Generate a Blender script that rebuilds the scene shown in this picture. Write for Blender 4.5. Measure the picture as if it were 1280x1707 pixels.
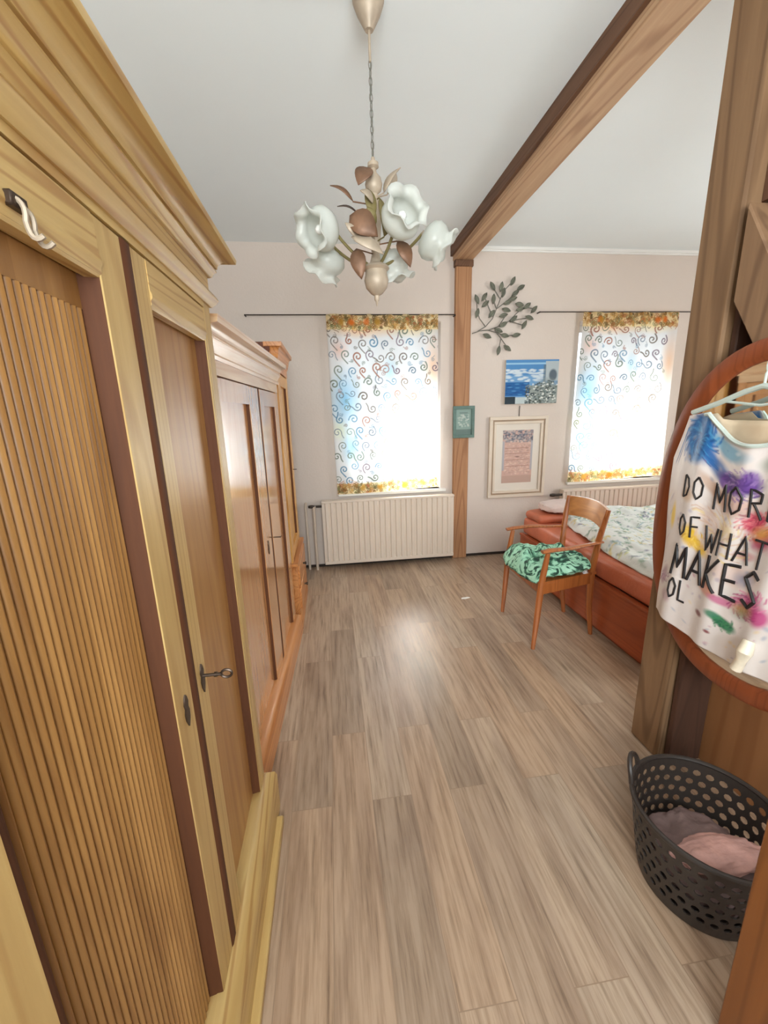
import bpy, bmesh, math, random
import numpy as np
from mathutils import Vector, Matrix, noise
random.seed(7)
rng = np.random.RandomState(7)
for o in list(bpy.data.objects): bpy.data.objects.remove(o)
SC = bpy.context.scene
COL = SC.collection
PI = math.pi

# ------------------------------------------------------------ camera
FPX = 676.0
def _n(v): return v / np.linalg.norm(v)
_dy = _n(np.array([549-640., 853.5-693., FPX]))
_dz = -np.array([721-640., 853.5-3667., FPX]); _dz = _n(_dz - _dy*_dz.dot(_dy))
_dx = np.array([1., 0, 0]); _dx = _n(_dx - _dy*_dx.dot(_dy) - _dz*_dx.dot(_dz))
MW = np.array([_dx, _dy, _dz])
CH = 1.4
cd = bpy.data.cameras.new('camera'); cam = bpy.data.objects.new('camera', cd); COL.objects.link(cam)
cd.sensor_fit = 'HORIZONTAL'; cd.sensor_width = 36; cd.lens = FPX/1280*36; cd.clip_start = .02
R3 = Matrix([[MW[i][0], MW[i][1], -MW[i][2]] for i in range(3)])
cam.matrix_world = Matrix.Translation((0, 0, CH)) @ R3.to_4x4()
SC.camera = cam
def _ray(u, v): return MW @ np.array([u-640., 853.5-v, FPX])
def atx(u, v, x):
    r = _ray(u, v); return Vector((x, r[1]*x/r[0], CH + r[2]*x/r[0]))
def aty(u, v, y):
    r = _ray(u, v); return Vector((r[0]*y/r[1], y, CH + r[2]*y/r[1]))

# ------------------------------------------------------------ world, lights, exposure
SC.view_settings.view_transform = 'Standard'; SC.view_settings.look = 'None'
SC.view_settings.gamma = 1; SC.view_settings.exposure = 0.72
SC.view_settings.use_curve_mapping = False
w = bpy.data.worlds.new('world'); SC.world = w; w.use_nodes = True
bg = w.node_tree.nodes['Background']; bg.inputs[0].default_value = (.80, .90, 1, 1); bg.inputs[1].default_value = 1.75
def area(name, loc, target, sx, sy, power, col):
    l = bpy.data.lights.new(name, 'AREA'); l.shape = 'RECTANGLE'; l.size = sx; l.size_y = sy
    l.energy = power; l.color = col
    o = bpy.data.objects.new(name, l); COL.objects.link(o); o.location = loc
    d = Vector(target) - Vector(loc); o.rotation_euler = d.to_track_quat('-Z', 'Y').to_euler()
    return o
area('daylight_window_one', (.76, 4.16, 1.08), (.68, 3.7, 1.12), .34, .46, 22, (1, .99, .96))
area('daylight_window_two', (2.84, 4.20, 1.10), (2.75, 3.7, 1.2), .4, .5, 19, (1, .99, .96))
area('fill_behind_camera', (.15, -1.40, 1.70), (.3, 1.3, 2.75), 1.5, 1.2, 66, (.90, .97, 1))  # added room fill, no opening stands behind the camera
area('fill_alcove', (3.75, 1.3, 1.5), (2.3, 2.6, 2.2), 1.2, 1.2, 26, (1, .98, .96))  # added fill for the bed side, source is made up

# ------------------------------------------------------------ node helpers
def lin(r, g, b):
    f = lambda c: ((c/255+.055)/1.055)**2.4 if c > 10 else c/255/12.92
    return (f(r), f(g), f(b), 1)
def newmat(name, rough=.5, spec=.5):
    m = bpy.data.materials.new(name); m.use_nodes = True
    nt = m.node_tree; b = nt.nodes['Principled BSDF']
    b.inputs['Roughness'].default_value = rough
    b.inputs['Specular IOR Level'].default_value = spec
    return m, nt, b
def N(nt, t, **kw):
    n = nt.nodes.new(t)
    for k, v in kw.items():
        if k in n.inputs: n.inputs[k].default_value = v
        else: setattr(n, k, v)
    return n
def ramp(nt, fac, stops):
    r = nt.nodes.new('ShaderNodeValToRGB'); e = r.color_ramp.elements
    while len(e) > 1: e.remove(e[-1])
    e[0].position, e[0].color = stops[0]
    for p, c in stops[1:]:
        x = e.new(p); x.color = c
    nt.links.new(fac, r.inputs[0]); return r.outputs[0]
def mix(nt, fac, a, b, mode='MIX'):
    m = nt.nodes.new('ShaderNodeMix'); m.data_type = 'RGBA'; m.blend_type = mode
    for i, v in ((0, fac), (6, a), (7, b)):
        if hasattr(v, 'is_linked') or hasattr(v, 'links'): nt.links.new(v, m.inputs[i])
        else: m.inputs[i].default_value = v
    return m.outputs[2]
def plain(name, rgb, rough=.5, metal=0, spec=.5, var=.08, scale=6, bump=0):
    m, nt, b = newmat(name, rough, spec); c = lin(*rgb)
    tc = N(nt, 'ShaderNodeTexCoord'); no = N(nt, 'ShaderNodeTexNoise', Scale=scale, Detail=4.0)
    nt.links.new(tc.outputs['Object'], no.inputs['Vector'])
    d = tuple(x*(1-var) for x in c[:3]) + (1,); l = tuple(min(1, x*(1+var)) for x in c[:3]) + (1,)
    nt.links.new(ramp(nt, no.outputs[0], [(.3, d), (.7, l)]), b.inputs['Base Color'])
    b.inputs['Metallic'].default_value = metal
    if bump:
        bp = N(nt, 'ShaderNodeBump', Strength=bump, Distance=.01); n2 = N(nt, 'ShaderNodeTexNoise', Scale=60.0, Detail=5.0)
        nt.links.new(tc.outputs['Object'], n2.inputs['Vector']); nt.links.new(n2.outputs[0], bp.inputs['Height'])
        nt.links.new(bp.outputs[0], b.inputs['Normal'])
    return m
def wood(name, light, dark, axis='z', rough=.4, fine=38, cath=5.0, boards=0, knots=.0, coat=0, streak=.6):
    """light and dark sRGB; grain runs along axis"""
    m, nt, b = newmat(name, rough, .45)
    tc = N(nt, 'ShaderNodeTexCoord'); L = nt.links.new
    mp = N(nt, 'ShaderNodeMapping'); s = {'x': (.06, 1, 1), 'y': (1, .06, 1), 'z': (1, 1, .06)}[axis]
    mp.inputs['Scale'].default_value = s; L(tc.outputs['Object'], mp.inputs[0])
    n1 = N(nt, 'ShaderNodeTexNoise', Scale=float(fine), Detail=6.0, Roughness=.62); L(mp.outputs[0], n1.inputs['Vector'])
    # cathedral rings: distorted field sliced into bands
    mp2 = N(nt, 'ShaderNodeMapping'); s2 = {'x': (.05, 1, 1), 'y': (1, .05, 1), 'z': (1, 1, .05)}[axis]
    mp2.inputs['Scale'].default_value = s2; L(tc.outputs['Object'], mp2.inputs[0])
    n2 = N(nt, 'ShaderNodeTexNoise', Scale=cath, Detail=1.5, Roughness=.4); L(mp2.outputs[0], n2.inputs['Vector'])
    mu = N(nt, 'ShaderNodeMath', operation='MULTIPLY'); L(n2.outputs[0], mu.inputs[0]); mu.inputs[1].default_value = 120
    si = N(nt, 'ShaderNodeMath', operation='SINE'); L(mu.outputs[0], si.inputs[0])
    a = lin(*light); d = lin(*dark)
    md = tuple((x+y)/2 for x, y in zip(a, d))
    base = ramp(nt, n1.outputs[0], [(.25, md), (.5, tuple(.7*x+.3*y for x, y in zip(a, d))), (.75, a)])
    band = ramp(nt, si.outputs[0], [(.45, (1, 1, 1, 1)), (.98, tuple(min(1, (y/x)*(1.15)) for x, y in zip(a, d)))])
    c = mix(nt, streak, base, band, 'MULTIPLY')
    if boards:
        sx = N(nt, 'ShaderNodeSeparateXYZ'); L(tc.outputs['Object'], sx.inputs[0])
        ax = sx.outputs[0 if axis != 'x' else 1]
        # board index -> small tone shift
        sm = N(nt, 'ShaderNodeMath', operation='ADD'); L(sx.outputs[0], sm.inputs[0]); L(sx.outputs[1], sm.inputs[1])
        m1 = N(nt, 'ShaderNodeMath', operation='DIVIDE'); L(sm.outputs[0], m1.inputs[0]); m1.inputs[1].default_value = boards
        m2 = N(nt, 'ShaderNodeMath', operation='FLOOR'); L(m1.outputs[0], m2.inputs[0])
        wn = N(nt, 'ShaderNodeTexWhiteNoise', noise_dimensions='1D'); L(m2.outputs[0], wn.inputs['W'])
        t = ramp(nt, wn.outputs[0], [(0, (.80, .76, .70, 1)), (1, (1, 1, 1, 1))])
        c = mix(nt, 1.0, c, t, 'MULTIPLY')
    if knots:
        vo = N(nt, 'ShaderNodeTexVoronoi', Scale=3.2); mp3 = N(nt, 'ShaderNodeMapping')
        mp3.inputs['Scale'].default_value = {'x': (.5, 1.1, 1.1), 'y': (1.1, .5, 1.1), 'z': (1.1, 1.1, .5)}[axis]
        L(tc.outputs['Object'], mp3.inputs[0]); L(mp3.outputs[0], vo.inputs['Vector'])
        k = ramp(nt, vo.outputs['Distance'], [(0, (1, 1, 1, 1)), (knots*.6, (.8, .8, .8, 1)), (knots, (0, 0, 0, 1))])
        c = mix(nt, k, c, tuple(x*.28 for x in d[:3])+(1,))
    L(c, b.inputs['Base Color'])
    bp = N(nt, 'ShaderNodeBump', Strength=.12, Distance=.004); L(n1.outputs[0], bp.inputs['Height']); L(bp.outputs[0], b.inputs['Normal'])
    if coat:
        b.inputs['Coat Weight'].default_value = coat; b.inputs['Coat Roughness'].default_value = .12
    return m
def vcol(name, rough=.7, transl=0, sheen=0, spec=.3, bump=0):
    m, nt, b = newmat(name, rough, spec)
    at = N(nt, 'ShaderNodeVertexColor', layer_name='print')
    nt.links.new(at.outputs[0], b.inputs['Base Color'])
    if bump:
        tc = N(nt, 'ShaderNodeTexCoord'); no = N(nt, 'ShaderNodeTexNoise', Scale=9.0, Detail=5.0)
        nt.links.new(tc.outputs['Object'], no.inputs['Vector'])
        bp = N(nt, 'ShaderNodeBump', Strength=bump, Distance=.03); nt.links.new(no.outputs[0], bp.inputs['Height'])
        nt.links.new(bp.outputs[0], b.inputs['Normal'])
    if transl:
        tr = N(nt, 'ShaderNodeBsdfTranslucent'); nt.links.new(at.outputs[0], tr.inputs[0])
        mx = N(nt, 'ShaderNodeMixShader'); mx.inputs[0].default_value = transl
        nt.links.new(b.outputs[0], mx.inputs[1]); nt.links.new(tr.outputs[0], mx.inputs[2])
        nt.links.new(mx.outputs[0], nt.nodes['Material Output'].inputs[0])
    return m

# ------------------------------------------------------------ materials
PINE_Z = wood('yellow_pine_upright', (212, 182, 120), (164, 122, 68), 'z', .36, streak=.4)
PINE_Y = wood('yellow_pine_level', (214, 184, 120), (160, 114, 58), 'y', .36, cath=7, streak=.6)
PINE_PANEL = wood('honey_pine_boards', (194, 148, 90), (150, 100, 54), 'z', .34, boards=.07, streak=.4)
REED = wood('reeded_pine', (186, 140, 82), (120, 76, 38), 'z', .36, boards=.043, streak=.3)
RECESS_SHADE = wood('recess_shade_brown', (100, 56, 26), (56, 27, 10), 'z', .75, streak=.15)  # dark brown puts the recess shade into the door edges and gaps
GLOSS_Z = wood('varnished_pine_upright', (216, 160, 104), (178, 116, 66), 'z', .2, coat=1.0, streak=.3)
GLOSS_Y = wood('varnished_pine_level', (230, 196, 156), (196, 146, 102), 'y', .25, coat=.5, streak=.35)
AMBER_Z = wood('amber_pine_upright', (222, 172, 98), (168, 112, 54), 'z', .32)
AMBER_Y = wood('amber_pine_level', (214, 150, 92), (160, 96, 48), 'y', .32)
SHADE_SIDE = wood('shaded_side_brown', (112, 62, 40), (70, 34, 20), 'z', .5)  # darker copy of the amber wood, shade of side faces painted in
BEAM = wood('weathered_beam', (206, 172, 136), (146, 106, 76), 'y', .6, fine=24, cath=4, knots=.06, streak=.5)
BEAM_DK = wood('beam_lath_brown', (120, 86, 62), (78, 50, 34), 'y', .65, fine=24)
POST = wood('wall_post_wood', (190, 142, 102), (134, 88, 54), 'z', .55, fine=26, knots=.05, streak=.5)
TIMBER = wood('old_timber', (146, 114, 82), (90, 64, 42), 'z', .7, fine=22, cath=4, knots=.05, streak=.5)
TIMBER_Y = wood('old_brace_timber', (144, 112, 82), (88, 62, 42), 'z', .7, fine=22, cath=4, streak=.5)
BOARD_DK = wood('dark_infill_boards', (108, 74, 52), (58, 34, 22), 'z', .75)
POST_SHADE = wood('post_shade_brown', (84, 56, 42), (46, 28, 18), 'z', .7, streak=.3)  # shade of the post's near face put into the colour
PLY = wood('orange_plywood', (160, 112, 72), (124, 80, 46), 'z', .5, fine=14, cath=2.2, streak=.4)
PANELR = wood('orange_pine_board', (146, 90, 44), (112, 66, 30), 'z', .45)
CHERRY = wood('cherry_wood', (188, 112, 58), (122, 62, 28), 'z', .3, coat=.4, streak=.4)
CHERRY_TOP = wood('light_cherry_wood', (214, 150, 88), (160, 96, 48), 'y', .3, coat=.4, streak=.4)
MIRWOOD = wood('red_brown_frame_wood', (150, 78, 44), (108, 50, 24), 'z', .4, coat=.15, streak=.4)
BEDWOOD = wood('bed_board_wood', (176, 88, 46), (130, 56, 26), 'y', .4, streak=.3)
WALL = plain('cream_plaster', (218, 206, 196), .9, var=.02, scale=2, bump=.15)
CEIL = plain('white_ceiling_paint', (238, 246, 248), .92, var=.01, scale=2)
WHITE = plain('white_gloss_paint', (238, 238, 234), .4, var=.01)
RAD = plain('cream_radiator_enamel', (228, 214, 198), .4, var=.02)
BLACKM = plain('dark_metal', (60, 52, 46), .4, .7, var=.1)
DARK = plain('dark_gap', (48, 40, 34), .8, var=.1)
IRON = plain('aged_iron', (84, 70, 60), .4, .8, var=.2, scale=30)
BASKET = plain('brown_plastic', (54, 47, 43), .45, var=.08)
TERRA = plain('terracotta_upholstery', (196, 108, 76), .5, var=.1, bump=.2)
LEAFM = plain('grey_green_metal_leaf', (104, 106, 92), .5, .3, var=.35, scale=14)
STEMM = plain('grey_metal_stem', (128, 126, 118), .5, .4)
CHAND = plain('aged_cream_metal', (176, 160, 140), .5, .2, var=.15, scale=20)
CHBR = plain('bronze_brown_leaf', (122, 90, 68), .5, .3, var=.25, scale=20)
CHGR = plain('olive_painted_metal', (120, 108, 66), .55, .2, var=.2, scale=20)
PIPE = plain('cream_pipe_paint', (206, 190, 172), .5, var=.03)
HANG = plain('pale_mint_plastic', (196, 208, 200), .3, var=.02)
INK = plain('black_print', (28, 24, 26), .5)
PINKC = plain('pink_cloth', (206, 160, 150), .7, var=.25, scale=14, bump=.3)
GREYC = plain('mauve_grey_cloth', (136, 112, 108), .7, var=.2, scale=10, bump=.3)
TEAL = plain('teal_painted_frame', (96, 124, 116), .5, var=.15, scale=20)
FRAMEC = plain('cream_picture_frame', (222, 208, 190), .5, var=.04)
FRAMED = plain('tan_frame_edge', (170, 146, 122), .5, var=.06)
MATC = plain('picture_mat_board', (228, 220, 208), .8, var=.01)
CURT = vcol('printed_curtain_cloth', .8, transl=.72)
PRINT = vcol('printed_surface', .6)
SHIRTM = vcol('glossy_printed_cloth', .34, spec=.5, bump=.15)
DUVET = vcol('floral_duvet_cloth', .85, bump=.5)
# glass petals
GL, nt, b = newmat('frosted_flower_glass', .25); b.inputs['Base Color'].default_value = (.80, .81, .77, 1)
tr = N(nt, 'ShaderNodeBsdfTranslucent'); tr.inputs[0].default_value = (.84, .87, .83, 1)
tp = N(nt, 'ShaderNodeBsdfTransparent'); tp.inputs[0].default_value = (.97, 1, .98, 1)
m1 = N(nt, 'ShaderNodeMixShader'); m1.inputs[0].default_value = .45
m2 = N(nt, 'ShaderNodeMixShader'); m2.inputs[0].default_value = .18
nt.links.new(b.outputs[0], m1.inputs[1]); nt.links.new(tr.outputs[0], m1.inputs[2])
nt.links.new(m1.outputs[0], m2.inputs[1]); nt.links.new(tp.outputs[0], m2.inputs[2])
nt.links.new(m2.outputs[0], nt.nodes['Material Output'].inputs[0])
# window pane
PANE, nt, b = newmat('window_glass', .02); g = N(nt, 'ShaderNodeBsdfGlossy', Roughness=.02); tp = N(nt, 'ShaderNodeBsdfTransparent')
fr = N(nt, 'ShaderNodeFresnel', IOR=1.45); mx = N(nt, 'ShaderNodeMixShader')
nt.links.new(fr.outputs[0], mx.inputs[0]); nt.links.new(tp.outputs[0], mx.inputs[1]); nt.links.new(g.outputs[0], mx.inputs[2])
nt.links.new(mx.outputs[0], nt.nodes['Material Output'].inputs[0])
MIRROR, nt, b = newmat('mirror_glass', .03); b.inputs['Metallic'].default_value = 1; b.inputs['Base Color'].default_value = (.86, .88, .86, 1)
# floor planks
FLOOR, nt, b = newmat('grey_beige_plank_floor', .36, .6)
L = nt.links.new
tc = N(nt, 'ShaderNodeTexCoord'); mp = N(nt, 'ShaderNodeMapping'); mp.inputs['Rotation'].default_value = (0, 0, PI/2); mp.inputs['Location'].default_value = (.3, .07, 0)
L(tc.outputs['Object'], mp.inputs[0])
br = N(nt, 'ShaderNodeTexBrick', offset=.37, offset_frequency=2, squash=1.0)
br.inputs['Color1'].default_value = (0, 0, 0, 1); br.inputs['Color2'].default_value = (1, 1, 1, 1); br.inputs['Mortar'].default_value = (.5, .5, .5, 1)
br.inputs['Scale'].default_value = 1; br.inputs['Mortar Size'].default_value = .0012; br.inputs['Brick Width'].default_value = .92; br.inputs['Row Height'].default_value = .148
L(mp.outputs[0], br.inputs['Vector'])
tone = ramp(nt, br.outputs['Color'], [(0, lin(164, 143, 122)), (.3, lin(179, 155, 132)), (.6, lin(187, 159, 132)), (1, lin(186, 167, 146))])
# shift grain per plank
cx_ = N(nt, 'ShaderNodeCombineXYZ'); ml = N(nt, 'ShaderNodeMath', operation='MULTIPLY'); L(br.outputs['Color'], ml.inputs[0]); ml.inputs[1].default_value = 7.3
L(ml.outputs[0], cx_.inputs[1]); L(ml.outputs[0], cx_.inputs[0])
va = N(nt, 'ShaderNodeVectorMath', operation='ADD'); L(tc.outputs['Object'], va.inputs[0]); L(cx_.outputs[0], va.inputs[1])
mg = N(nt, 'ShaderNodeMapping'); mg.inputs['Scale'].default_value = (1, .05, 1); L(va.outputs[0], mg.inputs[0])
g1 = N(nt, 'ShaderNodeTexNoise', Scale=60.0, Detail=7.0, Roughness=.65); L(mg.outputs[0], g1.inputs['Vector'])
mg2 = N(nt, 'ShaderNodeMapping'); mg2.inputs['Scale'].default_value = (1, .13, 1); L(va.outputs[0], mg2.inputs[0])
g2 = N(nt, 'ShaderNodeTexNoise', Scale=8.0, Detail=4.0, Distortion=1.2); L(mg2.outputs[0], g2.inputs['Vector'])
gr = ramp(nt, g1.outputs[0], [(.30, (.40, .36, .33, 1)), (.44, (.78, .74, .70, 1)), (.56, (1, 1, 1, 1)), (.8, (1.0, 1.0, 1.0, 1))])
g2r = ramp(nt, g2.outputs[0], [(.3, (.70, .66, .66, 1)), (.55, (1, 1, 1, 1))])
c = mix(nt, .9, tone, gr, 'MULTIPLY'); c = mix(nt, .8, c, g2r, 'MULTIPLY')
c = mix(nt, br.outputs['Fac'], c, lin(150, 126, 104))
L(c, b.inputs['Base Color'])
rr = N(nt, 'ShaderNodeMapRange'); L(g1.outputs[0], rr.inputs[0]); rr.inputs[3].default_value = .24; rr.inputs[4].default_value = .36; L(rr.outputs[0], b.inputs['Roughness'])
bp = N(nt, 'ShaderNodeBump', Strength=.10, Distance=.003); L(g1.outputs[0], bp.inputs['Height']); L(bp.outputs[0], b.inputs['Normal'])
# leaf cloth for the chair cushion
CUSH, nt, b = newmat('green_leaf_print_cloth', .75); L = nt.links.new
tc = N(nt, 'ShaderNodeTexCoord'); vo = N(nt, 'ShaderNodeTexNoise', Scale=13.0, Detail=2.0, Distortion=2.2); L(tc.outputs['Object'], vo.inputs['Vector'])
cc = ramp(nt, vo.outputs[0], [(.0, lin(18, 50, 40)), (.38, lin(26, 66, 52)), (.44, lin(84, 140, 112)), (.5, lin(158, 214, 184)), (.75, lin(178, 226, 200))])
L(cc, b.inputs['Base Color'])

# ------------------------------------------------------------ mesh helpers
def box(bm, x0, x1, y0, y1, z0, z1, bev=0.0, seg=1):
    vs = [bm.verts.new((x, y, z)) for x in (x0, x1) for y in (y0, y1) for z in (z0, z1)]
    F = [(0, 1, 3, 2), (4, 6, 7, 5), (0, 4, 5, 1), (2, 3, 7, 6), (0, 2, 6, 4), (1, 5, 7, 3)]
    fs = [bm.faces.new([vs[i] for i in f]) for f in F]
    if bev:
        es = list({e for f in fs for e in f.edges})
        bmesh.ops.bevel(bm, geom=es, offset=bev, segments=seg, affect='EDGES', profile=.5)
    return vs
def loft(bm, rings, close_u=True, caps=True):
    vr = [[bm.verts.new(p) for p in r] for r in rings]
    n = len(vr[0])
    for a, c in zip(vr, vr[1:]):
        for i in range(n if close_u else n-1):
            bm.faces.new((a[i], a[(i+1) % n], c[(i+1) % n], c[i]))
    if caps:
        for r in (vr[0], vr[-1]):
            try: bm.faces.new(r)
            except ValueError: pass
def prism(bm, poly, axis, a0, a1):
    def P(p, a):
        return {'x': (a, p[0], p[1]), 'y': (p[0], a, p[1]), 'z': (p[0], p[1], a)}[axis]
    loft(bm, [[P(p, a0) for p in poly], [P(p, a1) for p in poly]])
def tube(bm, pts, r, seg=8, caps=True, flat=1.0):
    pts = [Vector(p) for p in pts]; rings = []
    up = None
    for i, p in enumerate(pts):
        t = (pts[min(i+1, len(pts)-1)] - pts[max(i-1, 0)]).normalized()
        if up is None:
            up = Vector((0, 0, 1)) if abs(t.z) < .9 else Vector((1, 0, 0))
        a = t.cross(up)
        if a.length < 1e-5: a = t.cross(Vector((0, 1, 0)))
        a.normalize(); bb = a.cross(t).normalized(); up = bb
        rr = r[i] if isinstance(r, (list, tuple)) else r
        rings.append([p + a*math.cos(2*PI*k/seg)*rr + bb*math.sin(2*PI*k/seg)*rr*flat for k in range(seg)])
    loft(bm, rings, caps=caps)
def lathe(bm, prof, mat=None, seg=24, mod=None):
    mat = mat or Matrix(); rings = []
    for j, (r, z) in enumerate(prof):
        ring = []
        for k in range(seg):
            a = 2*PI*k/seg; rr, zz = (r, z) if mod is None else mod(j, a, r, z)
            ring.append(mat @ Vector((rr*math.cos(a), rr*math.sin(a), zz)))
        rings.append(ring)
    loft(bm, rings, caps=False)
def xf(bm, m):
    bmesh.ops.transform(bm, matrix=m, verts=bm.verts)
def bez(p0, p1, p2, n=8):
    p0, p1, p2 = map(Vector, (p0, p1, p2))
    return [p0*(1-t)**2 + p1*2*t*(1-t) + p2*t*t for t in (i/n for i in range(n+1))]
ORG = {}
def mk(name, bm, m, org, smooth=True, ang=40):
    bmesh.ops.recalc_face_normals(bm, faces=bm.faces)
    me = bpy.data.meshes.new(name)
    for v in bm.verts: v.co -= org
    bm.to_mesh(me); bm.free(); me.materials.append(m)
    if smooth:
        for p in me.polygons: p.use_smooth = True
        me.set_sharp_from_angle(angle=math.radians(ang))
    o = bpy.data.objects.new(name, me); COL.objects.link(o); return o
def props(o, label, cat, group=None):
    o['label'] = label; o['category'] = cat
    if group: o['group'] = group
    return o
def thing(name, loc, label, cat, group=None):
    o = bpy.data.objects.new(name, None); COL.objects.link(o); o.location = loc; o.empty_display_size = .1
    ORG[o.name] = Vector(loc); return props(o, label, cat, group)
def part(name, bm, m, parent, label=None, **k):
    org = ORG[parent.name]; o = mk(name, bm, m, org, **k); o.parent = parent; ORG[o.name] = org
    if label: o['label'] = label
    return o
def single(name, bm, m, label, cat, group=None, **k):
    co = [v.co for v in bm.verts]
    org = Vector(((min(c.x for c in co)+max(c.x for c in co))/2, (min(c.y for c in co)+max(c.y for c in co))/2, min(c.z for c in co)))
    o = mk(name, bm, m, org, **k); o.location = org; ORG[o.name] = org
    return props(o, label, cat, group)
def struct(name, bm, m, parent=None, **k):
    if parent: return part(name, bm, m, parent, **k)
    o = mk(name, bm, m, Vector((0, 0, 0)), **k); o['kind'] = 'structure'; ORG[o.name] = Vector((0, 0, 0)); return o
def B(*boxes, bev=0.0):
    bm = bmesh.new()
    for q in boxes: box(bm, *q, bev=bev)
    return bm
def sheet(name, nu, nv, fn, colfn, m, parent=None, thick=0.0, meta=None, org=Vector((0, 0, 0))):
    """grid of (nu x nv) vertices placed by fn(u,v) with colours colfn array (nv,nu,3)"""
    U, V = np.meshgrid(np.linspace(0, 1, nu), np.linspace(0, 1, nv))
    X, Y, Z = fn(U, V)
    co = np.stack([X-org.x, Y-org.y, Z-org.z], -1).reshape(-1, 3)
    idx = np.arange(nu*nv).reshape(nv, nu)
    f = np.stack([idx[:-1, :-1], idx[:-1, 1:], idx[1:, 1:], idx[1:, :-1]], -1).reshape(-1, 4)
    me = bpy.data.meshes.new(name); me.from_pydata(co.tolist(), [], f.tolist())
    ca = me.color_attributes.new('print', 'FLOAT_COLOR', 'POINT')
    c4 = np.ones((nu*nv, 4), np.float32); c4[:, :3] = colfn.reshape(-1, 3)
    ca.data.foreach_set('color', c4.ravel())
    for p in me.polygons: p.use_smooth = True
    me.materials.append(m)
    o = bpy.data.objects.new(name, me); COL.objects.link(o)
    if parent: o.parent = parent; ORG[o.name] = org
    else: o.location = org; ORG[o.name] = org
    if thick:
        s = o.modifiers.new('thickness', 'SOLIDIFY'); s.thickness = thick; s.offset = 0
    return o
class Canvas:
    def __init__(s, w, h, cell, base):
        s.w, s.h, s.c = w, h, cell; s.nu = int(round(w/cell))+1; s.nv = int(round(h/cell))+1
        s.a = np.zeros((s.nv, s.nu, 3)); s.a[:] = base[:3]
        s.X, s.Y = np.meshgrid(np.linspace(0, w, s.nu), np.linspace(0, h, s.nv))
    def win(s, x, y, r):
        i0 = max(0, int((x-r)/s.c)); i1 = min(s.nu, int((x+r)/s.c)+2); j0 = max(0, int((y-r)/s.c)); j1 = min(s.nv, int((y+r)/s.c)+2)
        return slice(j0, j1), slice(i0, i1)
    def blob(s, x, y, rx, ry, col, al=1.0, soft=.5, rot=0):
        w = s.win(x, y, max(rx, ry)*1.05)
        dx = s.X[w]-x; dy = s.Y[w]-y; ca, sa = math.cos(rot), math.sin(rot)
        d = np.sqrt(((dx*ca+dy*sa)/rx)**2 + ((-dx*sa+dy*ca)/ry)**2)
        a = np.clip((1-d)/max(soft, .01), 0, 1)*al
        s.a[w] = s.a[w]*(1-a[..., None]) + np.array(col[:3])*a[..., None]
    def line(s, pts, r, col, al=1.0):
        for (x0, y0), (x1, y1) in zip(pts, pts[1:]):
            n = max(1, int(math.hypot(x1-x0, y1-y0)/(s.c*.8)))
            for k in range(n): s.blob(x0+(x1-x0)*k/n, y0+(y1-y0)*k/n, r, r, col, al, .6)
    def rect(s, x0, x1, y0, y1, col, al=1):
        m = ((s.X >= x0) & (s.X <= x1) & (s.Y >= y0) & (s.Y <= y1))[..., None]*al
        s.a = s.a*(1-m)+np.array(col[:3])*m

# ------------------------------------------------------------ room shell
D = 3.71; ZC = 2.75; XL = -.92; XR = 3.95; YB = -1.6
struct('floor', B((XL-.1, XR+.1, YB-.1, D+.3, -.1, 0)), FLOOR)
struct('ceiling', B((XL-.1, XR+.1, YB-.1, D+.3, ZC, ZC+.1)), CEIL)
struct('wall_left', B((XL-.1, XL, YB-.1, D+.3, 0, ZC)), WALL)
struct('wall_right', B((XR, XR+.1, YB-.1, D+.3, 0, ZC)), WALL)
struct('wall_back', B((XL, XR, YB-.1, YB, 0, ZC)), WALL)
W1 = (.06, 1.005, .70, 2.17); W2 = (2.30, 3.24, .70, 2.17)
bm = bmesh.new()
for q in ((XL, W1[0], 0, ZC), (W1[1], W2[0], 0, ZC), (W2[1], XR, 0, ZC),
          (W1[0], W1[1], 0, W1[2]), (W1[0], W1[1], W1[3], ZC), (W2[0], W2[1], 0, W2[2]), (W2[0], W2[1], W2[3], ZC)):
    box(bm, q[0], q[1], D, D+.3, q[2], q[3])
struct('wall_far', bm, WALL)
struct('baseboard_far', B((-.33, 1.12, D-.012, D, 0, .022), (1.27, XR, D-.012, D, 0, .022)), DARK)
struct('trim_1', B((1.28, XR, D-.022, D, ZC-.022, ZC), (1.28, XR, D-.012, D, ZC-.036, ZC-.022)), WHITE)
for i, (x0, x1, z0, z1) in enumerate((W1, W2)):
    y = D+.20
    fr = struct('window_%d' % (i+1), B((x0, x0+.06, y, y+.06, z0, z1), (x1-.06, x1, y, y+.06, z0, z1), (x0+.06, x1-.06, y, y+.06, z0, z0+.06),
                (x0+.06, x1-.06, y, y+.06, z1-.06, z1), ((x0+x1)/2-.04, (x0+x1)/2+.04, y-.01, y+.06, z0+.06, z1-.06)), WHITE)
    struct('window_pane', B((x0+.06, x1-.06, y+.03, y+.034, z0+.06, z1-.06)), PANE, parent=fr)
    struct('window_sill', B((x0-.02, x1+.05, D-.03, y, z0-.028, z0), bev=.004), WHITE, parent=fr)

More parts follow.
